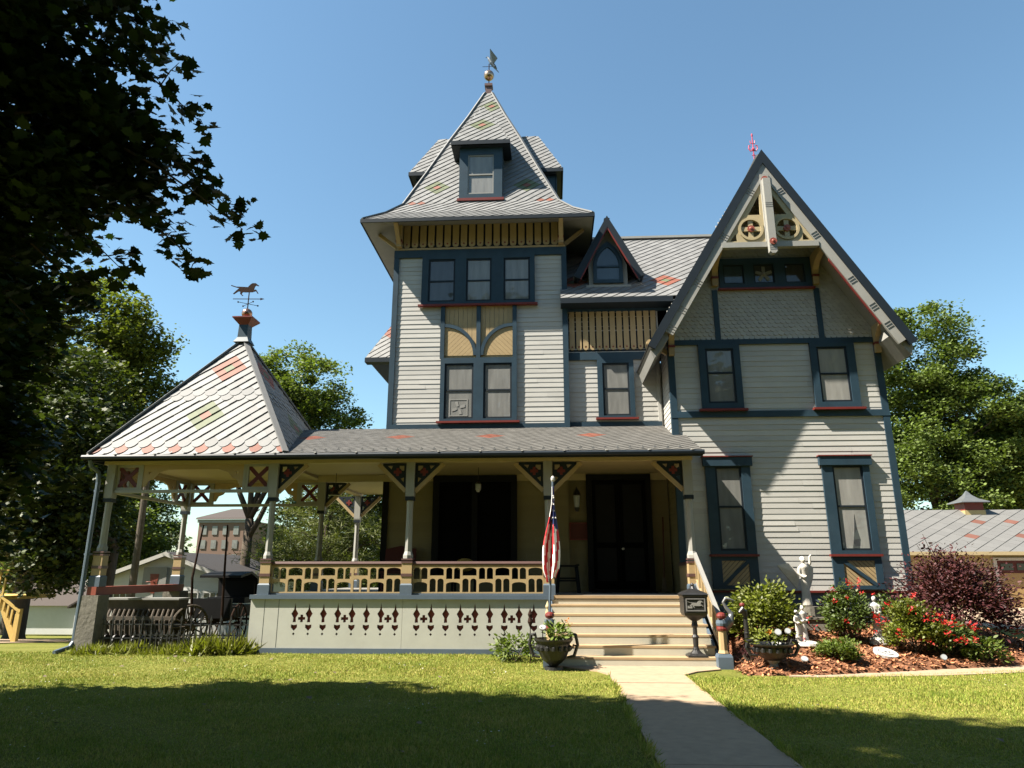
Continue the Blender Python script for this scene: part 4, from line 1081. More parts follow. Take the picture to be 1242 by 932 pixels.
mb = MB(); mb.tube([(XC - .22, YC, 18.0), (XC + .22, YC, 18.0)], .008, 6); sub(mb, 'arrow', 'rust', w)

# wall lantern, plaque, hanging lamps
t = prop('wall_lantern', (.62, 17.4, 3.1), 'black wall lantern beside the tall front door', 'wall lamp')
mb = MB(); mb.lathe([(.03, -.1), (.06, -.04), (.07, 0)], (.62, 17.28, 3.12), n=8); mb.lathe([(.10, .30), (.06, .40), (.02, .46)], (.62, 17.28, 3.12), n=8); mb.tube([(.62, 17.28, 3.56), (.62, 17.36, 3.62), (.62, 17.47, 3.5)], .015, 6); sub(mb, 'bracket', 'iron', t)
mb = MB(); mb.lathe([(.06, 0), (.085, .28)], (.62, 17.28, 3.125), n=8); sub(mb, 'glass', 'lens', t)
t = prop('wall_plaque', (.66, 17.45, 2.56), 'dark red plaque below the wall lantern', 'plaque')
mb = MB(); mb.box(.44, .88, YT - .05, YT - .03, 2.36, 2.76); sub(mb, 'plate', 'seatred', t)
mb = MB(); fboard(mb, rect(.43, .89, 2.35, 2.77), [rect(.46, .86, 2.38, 2.74)], YT - .06, .03); sub(mb, 'frame', 'red', t)
t = prop('pendant_lamp', (-1.69, 16.2, 3.6), 'small glass lantern hanging from the porch ceiling before the dark window', 'lamp')
mb = MB(); mb.tube([(-1.69, 16.2, 3.96), (-1.69, 16.2, 3.62)], .008, 6); mb.lathe([(.02, .19), (.07, .13), (.07, .12)], (-1.69, 16.2, 3.45), n=8); sub(mb, 'chain', 'iron', t)
mb = MB(); mb.lathe([(.03, -.06), (.065, 0), (.065, .12)], (-1.69, 16.2, 3.45), n=8); sub(mb, 'glass', 'lens', t)
t = prop('pendant_lamp', (-5.78, 17.0, 3.6), 'dark bell shaped lamp hanging at the open end of the porch', 'lamp')
mb = MB(); mb.tube([(-5.3, 17.0, 3.96), (-5.3, 17.0, 3.55)], .008, 6); sub(mb, 'chain', 'iron', t)
mb = MB(); mb.lathe([(.03, .12), (.06, .08), (.08, .02), (.13, -.02), (.12, -.03)], (-5.3, 17.0, 3.45), n=14); sub(mb, 'shade', 'iron', t)

# porch furniture
t = prop('stool', (.35, 16.7, DZ), 'black wooden stool between porch post and front door', 'stool')
mb = MB(); mb.prism([(.08, 16.5, DZ + .60), (.16, 16.5, DZ + .575), (.54, 16.5, DZ + .575), (.62, 16.5, DZ + .60), (.60, 16.5, DZ + .64), (.5, 16.5, DZ + .615), (.2, 16.5, DZ + .615), (.10, 16.5, DZ + .64)], (0, .4, 0)); sub(mb, 'seat', 'black', t)
for sx in (-1, 1):
    for sy in (-1, 1):
        mb = MB(); mb.beam((.35 + sx * .25, 16.7 + sy * .16, DZ), (.35 + sx * .20, 16.7 + sy * .12, DZ + .59), .055, .055); sub(mb, 'leg', 'black', t)
mb = MB(); mb.box(.12, .58, 16.57, 16.6, DZ + .25, DZ + .29); mb.box(.12, .58, 16.8, 16.83, DZ + .3, DZ + .34); sub(mb, 'stretcher', 'black', t)
t = prop('porch_bench', (-3.5, 17.1, DZ), 'dark red bench against the porch wall behind the railing', 'bench')
mb = MB(); mb.box(-4.05, -3.3, 16.75, 17.2, DZ + .42, DZ + .48); sub(mb, 'seat', 'seatred', t)
mb = MB(); mb.prism([(-4.05, 17.22, DZ + .48), (-3.3, 17.22, DZ + .48), (-3.3, 17.3, DZ + 1.0), (-3.68, 17.31, DZ + 1.08), (-4.05, 17.3, DZ + 1.0)], (0, .05, 0)); sub(mb, 'backrest', 'seatred', t)
for sx in (-4.02, -3.36):
    for sy in (16.78, 17.15):
        mb = MB(); mb.box(sx, sx + .05, sy, sy + .05, DZ, DZ + .42); sub(mb, 'leg', 'seatred', t)
t = prop('wicker_chair', (-2.0, 16.4, DZ), 'dark low wicker chair behind the railing before the parlour window', 'chair')
mb = MB(); mb.box(-2.3, -1.7, 16.2, 16.75, DZ + .36, DZ + .43); sub(mb, 'seat', 'black', t)
mb = MB(); mb.prism([(-2.32, 16.78, DZ + .3), (-1.68, 16.78, DZ + .3), (-1.68, 16.84, DZ + .70), (-2.0, 16.85, DZ + .78), (-2.32, 16.84, DZ + .70)], (0, .05, 0)); sub(mb, 'backrest', 'black', t)
for sx in (-2.28, -1.77):
    for sy in (16.22, 16.7):
        mb = MB(); mb.box(sx, sx + .05, sy, sy + .05, DZ, DZ + .36); sub(mb, 'leg', 'black', t)
mb = MB(); mb.ball((0, 0, 0), .2, 16, sc=(1.15, .5, .75))
pl = mb.build('pillow', 'pillow', smooth=True); pl.location = (-2.02, 16.62, DZ + .62); tag(pl, 'mustard yellow cushion in the low porch chair', 'cushion')
t = prop('broom', (2.72, 17.3, DZ), 'reddish broom leaning on the wall right of the front door', 'broom')
mb = MB(); mb.tube([(2.62, 17.2, DZ + .3), (2.70, 17.42, DZ + 1.75)], .016, 8); sub(mb, 'handle', 'seatred', t)
mb = MB(); mb.prism([(2.55, 17.16, DZ), (2.69, 17.16, DZ), (2.65, 17.18, DZ + .33), (2.59, 17.18, DZ + .33)], (0, .05, 0)); sub(mb, 'bristles', 'wood', t)
mb = MB(); mb.box(.9, 2.4, 16.75, 17.3, DZ + .002, DZ + .016)
dm_ = mb.build('door_mat', 'black'); tag(dm_, 'dark mat lying before the front door', 'door mat')

# flag pole on the left newel
t = prop('flagpole', (-.06, 13.02, .92), 'blue flagpole with a limp stars and stripes flag left of the steps', 'flag')
mb = MB(); mb.tube([(-.06, 13.02, .90), (.03, 13.02, 3.22)], .022, 10); sub(mb, 'pole', 'bluegrey', t)
mb = MB(); mb.ball((.032, 13.02, 3.27), .04, 10, sc=(1, 1, 1.5)); sub(mb, 'finial', 'white', t)
mb = MB(); nc, nr2 = 18, 40; G = []
for r in range(nr2 + 1):
    q = r / nr2; zc = 3.12 - q * 1.60
    wd = .04 + .26 * sstep(0, .75, q) * (1 - .45 * sstep(.86, 1, q)); cxp = .03 - .035 * q - .02 * sstep(.3, .7, q)
    for c in range(nc + 1):
        u = c / nc
        xx = cxp + (u - .5) * wd + .012 * math.sin(7 * q + 3 * u)
        yy = 13.0 - .045 - .055 * sstep(0, .5, q) * math.sin(u * 9.5 + q * 2.2) - .02 * math.sin(u * 22)
        zz = zc - .10 * (math.sin(u * 5 + 1) * .5 + .5) * q
        G.append((xx, yy, zz))
for r in range(nr2):
    for c in range(nc):
        i = r * (nc + 1) + c; u = c / nc; q = r / nr2
        blue = q < .42 - .05 * math.sin(u * 5) and u > .16
        m = 2 if blue else int((u * 6.5 + q * 3.2)) % 2
        mb.add([G[i], G[i + 1], G[i + nc + 2], G[i + nc + 1]], [(0, 1, 2, 3)], m)
fl = sub(mb, 'flag', ['flagw', 'flagr', 'flagb'], t)
s = MB()
for k, (u, q) in enumerate([(.35, .10), (.62, .13), (.85, .17), (.40, .19), (.68, .22), (.30, .26), (.52, .29), (.80, .28), (.40, .35), (.66, .36), (.9, .35)]):
    r = int(q * nr2); c = int(u * nc); p = V(G[r * (nc + 1) + c]) + V((0, -.012, 0)); R_ = .021
    pts = [(p.x + R_ * (1 if j % 2 == 0 else .42) * math.sin(j * math.pi / 5), p.z + R_ * (1 if j % 2 == 0 else .42) * math.cos(j * math.pi / 5)) for j in range(10)]
    s.board(pts, [], (0, p.y, 0), X, Z, Y, .004)
sub(s, 'star_field', 'flagw', fl)

# mailbox on a cast pedestal, standing on the lowest step
mx, my, mz = 2.51, 13.26, DZ / 7
t = prop('pedestal_mailbox', (mx, my, mz), 'black cast iron pedestal mailbox standing on the lowest step', 'mailbox')
mb = MB(); mb.lathe([(.17, 0), (.17, .03), (.11, .06)], (mx, my, mz), sq=True); mb.lathe([(.11, .06), (.06, .11), (.045, .16), (.05, .3), (.065, .33), (.04, .37), (.038, .48), (.06, .52), (.05, .56), (.045, .62)], (mx, my, mz), n=12); sub(mb, 'pedestal', 'iron', t)
mb = MB(); mb.lathe([(.05, .60), (.19, .70), (.205, .74), (.205, 1.0), (.22, 1.02), (.22, 1.05)], (mx, my, mz), sq=True); bxm = sub(mb, 'box', 'iron', t)
mb = MB(); mb.lathe([(.235, 1.05), (.20, 1.08), (.09, 1.13), (.06, 1.15)], (mx, my, mz), sq=True); mb.lathe([(.05, 1.15), (.03, 1.19), (.035, 1.22), (.01, 1.25)], (mx, my, mz), n=8); sub(mb, 'lid', 'iron', t)
mb = MB(); fboard(mb, rect(mx - .17, mx + .17, mz + .77, mz + .99), [rect(mx - .15, mx + .15, mz + .79, mz + .97)], my - .218, .016); sub(mb, 'panel_frame', 'pinstripe', bxm)
mb = MB(); fboard(mb, [(p[0], p[1]) for p in horse(mx + .02, mz + .885, .26)], [], my - .216, .012); fboard(mb, rect(mx - .14, mx - .06, mz + .82, mz + .86), [], my - .216, .012); sub(mb, 'horse_emblem', 'greyd', bxm)

# leaves for potted and bed plants
def plant(name, c, r, h, n, size, shape, mt, label, cat='plant', group=None, blooms=None, stems=True, seed=3, flat=1.0, z0=None, upright=False, skirt=.15):
    x, y = c; zb = bed(x, y) if z0 is None else z0
    t = prop(name, (x, y, zb), label, cat, group); rg = np.random.default_rng(seed)
    nb = max(9, int(46 * r / .6)); d = rg.normal(size=(nb, 3)); d /= np.linalg.norm(d, axis=1)[:, None]; d[:, 2] = np.abs(d[:, 2]) * 1.0 - skirt
    cc = d * np.array([r, r * flat, h * .78]) * rg.uniform(.55, 1.0, nb)[:, None] + np.array([x, y, zb + h * .28])
    cc[:, 2] = np.maximum(cc[:, 2], zb + .06)
    P = np.concatenate([q + rg.normal(size=(max(4, int(n / nb * rg.uniform(.4, 1.6))), 3)) * np.array([.16, .16, .13]) * r * 1.15 for q in cc]); P[:, 2] = np.maximum(P[:, 2], zb + .02)
    dirs = (P - np.array([x, y, zb + h * .1])); dirs /= np.linalg.norm(dirs, axis=1)[:, None] + 1e-6
    if upright: dirs[:, 2] += 1.0
    leaves('foliage', P, size, shape, mt, t, up=.5, dirs=dirs, seed=seed)
    if stems:
        mb = MB()
        for q in cc[:: max(1, nb // 14)]: mb.tube([(x + random.uniform(-.1, .1) * r, y + random.uniform(-.1, .1) * r, zb - .05), tuple((V(q) + V((x, y, zb))) * .5 + V((0, 0, -.02))), tuple(q)], [.012, .008, .005], 5)
        sub(mb, 'stem', 'bark', t)
    if blooms:
        col, pts, bs = blooms
        for q, (px_, py_, pz_) in enumerate(pts):
            bq = bs * rg.uniform(.6, 1.25); leaves('bloom', np.array([px_, py_, pz_]) + np.clip(rg.normal(size=(16, 3)), -1.6, 1.6) * bq, bq * 1.7, 'oval', col, t, up=.4, seed=seed + 9 + q)
    return t
def rim_pts(x, y, r, h, n, seed, zb, front=True):
    rg = np.random.default_rng(seed); out = []
    while len(out) < n:
        d = rg.normal(size=3); d /= np.linalg.norm(d)
        if d[2] < .05 or (front and d[1] > .35): continue
        out.append((x + d[0] * r, y + d[1] * r, zb + h * .25 + d[2] * h * .8))
    return out

# cast iron planters
def urn(x, y, rb, z0, z1, label, legs):
    t = prop('iron_planter', (x, y, 0), label, 'planter')
    mb = MB(); H = z1 - z0
    mb.lathe([(rb * .35, 0), (rb * .62, H * .18), (rb * .82, H * .55), (rb * .86, H * .8), (rb, H * .93), (rb * 1.02, H), (rb * .92, H), (rb * .8, H * .78), (rb * .1, H * .75)], (x, y, z0), n=24); bowl = mb
    for sg in (-1, 1):
        mb = MB(); mb.tube([(x + sg * rb * .7, y, z0 + H * .25), (x + sg * rb * 1.05, y, z0 + H * .3), (x + sg * rb * 1.25, y, z0 + H * .75), (x + sg * rb * 1.15, y, z0 + H * 1.15), (x + sg * rb * .95, y, z0 + H * 1.2), (x + sg * rb * .9, y, z0 + H * 1.02)], [.02, .03, .028, .03, .025, .02], 8)
        mb.tube([(x + sg * rb * 1.2, y, z0 + H * .7), (x + sg * rb * 1.02, y, z0 + H * .75), (x + sg * rb * 1.0, y, z0 + H * .6)], .018, 6)
        sub(mb, 'handle', 'iron', t)
    mb = bowl
    for k in range(16):
        a = 2 * math.pi * k / 16; mb.ball((x + rb * .86 * math.cos(a), y + rb * .86 * math.sin(a), z0 + H * .62), .035, 6, sc=(1, 1, 1.5))
    b = sub(mb, 'bowl', 'iron', t)
    mb = MB()
    if legs: mb.lathe([(rb * .5, -z0), (rb * .48, -z0 + .05), (rb * .2, -z0 * .5), (rb * .36, .02)], (x, y, z0), n=16); sub(mb, 'foot', 'iron', t)
    else: mb.lathe([(.20, -.03), (.20, .03)], (x, y, 0), sq=True); mb.lathe([(.17, .03), (.09, .08), (.06, .14), (.12, z0 + .02)], (x, y, 0), n=14); sub(mb, 'foot', 'greyd', t)
    mb = MB(); mb.lathe([(rb * .9, 0), (.01, .03)], (x, y, z1 - .06), n=16); sub(mb, 'soil', 'black', t)
    return t
urn(0.0, 12.72, .33, .10, .50, 'black iron planter with scroll handles at the left foot of the steps', True)
urn(3.61, 12.5, .34, .20, .46, 'wide black iron planter on a stone foot at the right bed edge', False)
plant('potted_plant', (0.05, 12.72), .26, .34, 260, .085, 'oval', 'leaf_low', 'light green annuals growing in the planter left of the steps', z0=.46, seed=21, stems=False, blooms=('bloomor', [(.22, 12.6, .80), (.28, 12.65, .72)], .018))
plant('potted_plant', (3.55, 12.5), .26, .26, 220, .07, 'oval', 'leaf_shrub', 'mixed annuals with one orange bloom in the wide planter', z0=.42, seed=22, stems=False, blooms=('bloomor', [(3.52, 12.3, .64)], .02))
plant('garden_shrub', (-.75, 13.9), .38, .5, 600, .09, 'oval', 'leaf_low', 'small bright green perennial by the pierced porch skirt', z0=0, seed=23)

def figure(mb, x, y, z, h, arm_up=None, arms=True, robe=True, turn=0):
    """one standing sculpted figure: robe, torso, neck, head with hair, arms"""
    u = h / 7.5; sh = u * .95
    c, s = math.cos(turn), math.sin(turn)
    R = lambda a, b, q: (x + a * c - b * s, y + a * s + b * c, z + q)
    prof = [(u * .95, 0), (u * .90, u * .3), (u * .72, u * 1.6), (u * .66, u * 2.8), (u * .70, u * 3.6), (u * .52, u * 4.5), (u * .66, u * 5.2), (u * .78, u * 5.9), (u * .55, u * 6.25), (u * .22, u * 6.4), (u * .2, u * 6.75)]
    n = 20; ring = []
    for r, q in prof:
        for k in range(n):
            a = 2 * math.pi * k / n; w = 1 + (.07 * math.cos(a * 9) + .04 * math.cos(a * 5 + 1)) * max(0, 1 - q / (u * 4.6))
            ring.append(R(r * w * math.cos(a), r * w * math.sin(a) * .72, q))
    f = [(i * n + k, i * n + (k + 1) % n, (i + 1) * n + (k + 1) % n, (i + 1) * n + k) for i in range(len(prof) - 1) for k in range(n)]
    f += [list(range(n))[::-1], list(range((len(prof) - 1) * n, len(prof) * n))]
    mb.add(ring, f)
    mb.ball(R(0, -u * .06, u * 7.0), u * .44, 14, sc=(.86, .95, 1.15)); mb.ball(R(0, u * .14, u * 7.12), u * .46, 12, sc=(.95, .9, 1.05))
    mb.ball(R(0, -u * .48, u * 6.95), u * .10, 8); mb.ball(R(0, u * .42, u * 6.85), u * .2, 8)
    for sg in (-1, 1):
        if arm_up == sg: path = [R(sg * sh * .72, 0, u * 5.95), R(sg * sh * 1.15, -u * .2, u * 6.5), R(sg * sh * 1.1, -u * .3, u * 7.5), R(sg * sh * 1.3, -u * .4, u * 7.75)]
        else: path = [R(sg * sh * .74, 0, u * 5.95), R(sg * sh * 1.0, -u * .05, u * 4.75), R(sg * sh * .45, -u * .62, u * 4.3), R(sg * sh * .12, -u * .72, u * 4.5)]
        mb.tube(path, [u * .30, u * .26, u * .19, u * .13], 10); mb.ball(path[-1], u * .18, 8)
def sculpt(mb, name, m, parent, vox):
    o = mb.build(name, m, parent, smooth=True); md = o.modifiers.new('remesh', 'REMESH'); md.mode = 'VOXEL'; md.voxel_size = vox; md.use_smooth_shade = True
    sm = o.modifiers.new('smooth', 'SMOOTH'); sm.factor = .5; sm.iterations = 1
    return o
ax, ay = 5.22, 15.35
t = prop('angel_statue', (ax, ay, bed(ax, ay)), 'weathered stone angel statue with one arm raised by the house wall', 'statue')
mb = MB(); figure(mb, ax, ay, .93, .98, arm_up=1, turn=.25)
sculpt(mb, 'figure', 'statue', t, .016)
for sg, pts in ((-1, [(-.06, .06, 1.55), (-.25, .13, 1.78), (-.47, .17, 1.74), (-.36, .16, 1.58), (-.22, .14, 1.40), (-.12, .1, 1.25)]), (1, [(.06, .06, 1.55), (.16, .14, 1.76), (.28, .2, 1.70), (.26, .2, 1.50), (.18, .15, 1.32), (.10, .1, 1.2)])):
    mb = MB(); mb.prism([(ax + p[0], ay + p[1] + .03, p[2]) for p in pts], (0, .04, 0)); sub(mb, 'wing', 'statue', t)
mb = MB(); mb.lathe([(.26, bed(ax, ay) - .1 - .72), (.24, -.06), (.27, -.04), (.27, .0)], (ax + .02, ay, .72), sq=True); mb.lathe([(.21, .0), (.20, .2)], (ax + .02, ay, .72), n=14); sub(mb, 'pedestal', 'stone', t)
sx, sy = 4.57, 13.75; zb = bed(sx, sy)
t = prop('garden_statue', (sx, sy, zb), 'small white statue of two figures among the red blooms', 'statue')
mb = MB(); figure(mb, sx, sy, zb + .06, .64, turn=.2); figure(mb, sx - .12, sy - .03, zb + .08, .54, turn=.5)
mb.lathe([(.20, 0), (.18, .06), (.12, .09)], (sx, sy, zb), n=12); sculpt(mb, 'figure', 'plaster', t, .012)
mb = MB(); mb.ball((sx + .10, sy - .08, zb + .03), .1, 10, sc=(1.2, 1, .6)); sub(mb, 'base', 'plaster', t)
sx, sy = 6.07, 14.2; zb = bed(sx, sy)
t = prop('garden_statue', (sx, sy, zb), 'bright white child statue between the flowering bushes', 'statue')
mb = MB(); figure(mb, sx, sy, zb + .12, .74, turn=-.5); mb.lathe([(.17, 0), (.15, .1), (.12, .13)], (sx, sy, zb), n=12); sculpt(mb, 'figure', 'white', t, .013)
# heron, hitching post
hx, hy = 3.12, 13.75; zb = bed(hx, hy)
t = prop('heron_statue', (hx, hy, zb), 'grey metal heron standing behind the lower newel post', 'statue')
mb = MB(); mb.tube([(hx - .12, hy, zb + .48), (hx, hy, zb + .58), (hx + .12, hy, zb + .70), (hx + .16, hy, zb + .82), (hx + .08, hy, zb + .92), (hx + .03, hy, zb + 1.02), (hx + .08, hy, zb + 1.09), (hx + .14, hy - .02, zb + 1.08), (hx + .26, hy - .04, zb + 1.04)], [.03, .11, .10, .05, .035, .03, .035, .025, .004], 10); sculpt(mb, 'body', 'hedge_metal', t, .012)
for d_ in (-.04, .05):
    mb = MB(); mb.tube([(hx + d_, hy, zb - .02), (hx + d_ + .02, hy, zb + .25), (hx + d_, hy, zb + .55)], .011, 6); sub(mb, 'leg', 'hedge_metal', t)
qx, qy = 3.38, 13.15; zb = bed(qx, qy)
t = prop('hitching_post', (qx, qy, zb), 'slim black iron post with a red topped knob in the bed', 'post')
mb = MB(); mb.tube([(qx, qy, zb - .1), (qx, qy, zb + .72)], [.05, .035], 10); mb.ball((qx, qy, zb + .42), .05, 10, sc=(1, 1, .6)); sub(mb, 'shaft', 'iron', t)
mb = MB(); mb.tube([(qx, qy, zb + .70), (qx - .01, qy, zb + .78), (qx - .05, qy - .02, zb + .82), (qx - .11, qy - .04, zb + .76)], [.04, .055, .05, .03], 10); sub(mb, 'horse_head', 'iron', t)
mb = MB(); mb.ball((qx - .04, qy, zb + .89), .05, 10, sc=(1, 1, .8)); sub(mb, 'knob', 'red', t)
# oval marker stone with faint lettering
ox, oy = 5.78, 13.32; zb = bed(ox, oy)
t = prop('marker_stone', (ox, oy, zb), 'white oval stone with faint dark script lying on the mulch', 'stone')
mb = MB(); pts = [(ox + .20 * math.cos(2 * math.pi * k / 28), oy + .17 * math.sin(2 * math.pi * k / 28)) for k in range(28)]
tilt = lambda p, h: (p[0], p[1], zb + .04 + (p[1] - oy) * .38 - (p[0] - ox) * .12 + h)
mb.prism([tilt(p, 0) for p in pts], (0, -.014, .045)); sub(mb, 'disc', 'white', t)
mb = MB()
for path in ([(-.10, .05), (-.12, .0), (-.09, -.05), (-.03, -.07)], [(-.02, .0), (.0, .03), (.02, .0), (.0, -.02), (-.02, 0)], [(.05, -.02), (.06, .03), (.08, -.01)], [(-.02, -.08), (.05, -.085), (.10, -.06)]):
    mb.tube([V(tilt((ox + a, oy + b), .049)) + V((0, -.014, 0)) for a, b in path], .006, 5)
sub(mb, 'script', 'darkblue', t)
# solar lights on stakes
def solar(x, y, z, r, label, lean=.5, stake=.3):
    t = prop('solar_light', (x, y, z - stake), label, 'garden light')
    mb = MB(); mb.tube([(x, y + .03, z - stake), (x, y + .02, z)], .008, 6); sub(mb, 'stake', 'black', t)
    n = V((0, -math.cos(lean), math.sin(lean))); u = X; v = n.cross(u) * -1
    mb = MB(); mb.board(circ(0, 0, r, 18), [], V((x, y, z)), u, v, -n, .025, 0); hd = sub(mb, 'housing', 'greyd', t)
    mb = MB(); mb.board(circ(0, 0, r * .85, 18), [], V((x, y, z)) + n * .004, u, v, -n, .004, 0); sub(mb, 'lens', 'lens', hd)
solar(3.67, 12.3, .655, .055, 'round pale solar light, larger of the two in the wide planter')
solar(3.86, 12.4, .665, .05, 'round pale solar light, smaller of the two in the wide planter')
solar(4.20, 12.75, .20, .06, 'low solar spot light on the mulch right of the wide planter', .9, .16)
solar(6.65, 13.1, .20, .05, 'small solar spot light under the red flowers', .4, .16)
solar(-.18, 12.5, .70, .06, 'tilted solar light in the planter left of the steps', .9, .25)
# garden stakes
for (x, y, h, lab, m) in ((-.42, 13.5, .9, 'rusty spear shaped garden stake in front of the porch skirt', 'rust'), (-.10, 13.9, 1.02, 'cream lantern shaped garden stake beside the flagpole', 'cream')):
    t = prop('garden_stake', (x, y, 0), lab, 'ornament')
    mb = MB(); mb.tube([(x, y, 0), (x, y, h - .2)], .008, 6); sub(mb, 'rod', 'rust', t)
    mb = MB(); mb.lathe([(.01, -.28), (.05, -.18), (.03, -.1), (.045, -.05), (.005, .05)], (x, y, h), n=8); sub(mb, 'ornament', m, t)

# shrubs of the bed
def z_of(x, y): return bed(x, y)
plant('flowering_shrub', (4.02, 14.25), .62, .98, 5000, .085, 'oval', 'leaf_shrub', 'leafy yellow green shrub behind the wide black planter', 'shrub', seed=31,
      blooms=('bloom', [(4.62, 13.75, .75), (4.75, 13.8, .62), (4.55, 13.7, .45), (4.70, 13.9, .82)], .028))
plant('flowering_shrub', (5.62, 14.4), .46, 1.02, 4200, .065, 'oval', 'leaf_rose', 'tall flowering bush with red tops left of the white child statue', 'shrub', seed=32,
      blooms=('bloom', rim_pts(5.72, 14.3, .52, 1.08, 16, 5, z_of(5.6, 14.4)), .026))
plant('dwarf_conifer', (4.86, 12.95), .32, .32, 3600, .05, 'diamond', 'leaf_low', 'low bright green mound at the front of the mulch bed', 'shrub', seed=33, stems=False, upright=True)
plant('flowering_shrub', (6.50, 13.75), .42, .98, 5600, .06, 'diamond', 'leaf_shrub', 'big feathery green bush with scattered red blooms', 'shrub', seed=34,
      blooms=('bloom', rim_pts(6.45, 13.7, .60, 1.0, 14, 6, z_of(6.3, 13.7)), .03), upright=True)
plant('rose_bush', (7.1, 13.75), .45, .6, 2200, .075, 'oval', 'leaf_rose', 'low red rose bush right of the feathery green bush', 'shrub', seed=35,
      blooms=('bloom', rim_pts(7.05, 13.65, .52, .72, 16, 7, z_of(7.1, 13.7)), .032))
plant('rose_bush', (7.6, 13.6), .34, .36, 1000, .08, 'oval', 'leaf_low', 'small green rose bush at the right tip of the bed', 'shrub', seed=36,
      blooms=('bloom', [(7.35, 13.35, .48), (7.42, 13.4, .40)], .03))
plant('purple_shrub', (8.0, 15.0), .98, 1.78, 20000, .065, 'oval', 'leaf_purple', 'large dark purple leaved shrub at the corner of the house', 'shrub', seed=37)
PS = [o for o in bpy.data.objects if o.name.startswith('purple_shrub')][0]
mb = MB(); L_ = []
for (a, b, c) in ((7.55, 15.0, 2.35), (7.0, 15.0, 1.75), (7.35, 14.9, 2.15), (9.1, 15.0, 1.5), (8.75, 15.1, 1.95), (7.75, 15.2, 2.2)):
    p0 = V((8.05, 15.0, .5)); p1 = V((a, b, c)); mb.tube([p0, p0.lerp(p1, .5) + V((0, 0, .12)), p1], [.015, .01, .004], 5)
    for k in range(26):
        q = .45 + .55 * k / 26; L_.append(p0.lerp(p1, q) + V((random.gauss(0, .05), random.gauss(0, .05), random.gauss(0, .05) + .1 * (1 - q))))
sub(mb, 'shoot', 'bark', PS); leaves('shoot_leaves', np.array([tuple(q) for q in L_]), .08, 'oval', 'leaf_purple', PS, seed=5)
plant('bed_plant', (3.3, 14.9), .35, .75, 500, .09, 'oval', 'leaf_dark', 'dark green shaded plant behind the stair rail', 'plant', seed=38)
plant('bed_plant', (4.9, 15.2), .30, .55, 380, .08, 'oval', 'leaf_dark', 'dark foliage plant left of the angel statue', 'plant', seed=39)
plant('bed_plant', (5.65, 15.55), .25, .75, 300, .07, 'oval', 'leaf_purple', 'small dusky leaved plant right of the angel pedestal', 'plant', seed=40)
plant('bed_plant', (6.9, 15.4), .45, .75, 900, .075, 'oval', 'leaf_rose', 'green bush under the right ground floor window', 'plant', seed=41)
plant('bed_plant', (3.35, 12.95), .22, .35, 220, .08, 'blade', 'leaf_purple', 'reddish grassy clump beside the lower newel', 'plant', seed=42, z0=.06, upright=True)
# day lilies and weeds along the pavilion
for k in range(14):
    x = -9.45 + k * .24 + random.uniform(-.06, .06); y = 14.62 + random.uniform(-.12, .2)
    rg = np.random.default_rng(50 + k); n = 230
    tall = .14 + .08 * random.random() + (.12 if k > 8 else 0)
    P = np.stack([x + rg.normal(size=n) * .12, y + rg.normal(size=n) * .12, np.full(n, ground(x, y) + .0)], 1)
    D = rg.normal(size=(n, 3)) * np.array([.5, .5, .1]) + np.array([0, 0, 1.0])
    o = leaves('day_lily', P, tall, 'blade', 'leaf_lily', None, up=0, dirs=D, svar=.5, seed=60 + k)
    tag(o, 'arching green lily clump in the row under the pavilion fence', 'plant', 'lily clumps under the pavilion')

# iron fence pieces under the pavilion
def picket_mesh(h):
    mb = MB(); mb.box(-.009, .009, -.009, .009, 0, h - .08); mb.prism([(-.03, -.006, h - .10), (0, -.006, h - .13), (.03, -.006, h - .10), (.012, -.006, h - .05), (0, -.006, h), (-.012, -.006, h - .05)], (0, .012, 0)); return mb
for x0, x1, y, h, rails, step, lab in ((-9.45, -6.3, 14.95, .74, (.28, .55), .21, 'taller run of spiked iron fence below the pavilion'), (-8.55, -6.3, 14.62, .47, (.12, .36), .115, 'low spiked iron edging fence in front of the taller run')):
    g0 = ground((x0 + x1) / 2, y)
    t = prop('iron_fence', ((x0 + x1) / 2, y, g0), lab, 'fence')
    for rz in rails:
        mb = MB(); mb.box(x0, x1, y - .012, y + .012, g0 + rz - .012, g0 + rz + .012); sub(mb, 'rail', 'iron', t)
    pm = None; x = x0 + .04
    while x < x1:
        if pm is None: pm = picket_mesh(h).build('picket', 'iron', t); o = pm
        else: o = pm.copy(); COL.objects.link(o)
        o.location = (x, y - .022, g0); x += step
def wheel(mb, c, r, axis, spokes, rim=.03, hub=.07, m=0, ms=0):
    c = V(c); ax = V(axis).normalized(); u = ax.cross(Z).normalized(); v = ax.cross(u)
    n = 28; mb.tube([c + (u * math.cos(2 * math.pi * k / n) + v * math.sin(2 * math.pi * k / n)) * r for k in range(n + 1)], rim, 6, m)
    mb.tube([c - ax * .1, c + ax * .1], hub, 10, m)
    for k in range(spokes):
        a = 2 * math.pi * k / spokes; d = u * math.cos(a) + v * math.sin(a); mb.tube([c + d * hub * .8, c + d * r], rim * .6, 5, ms)
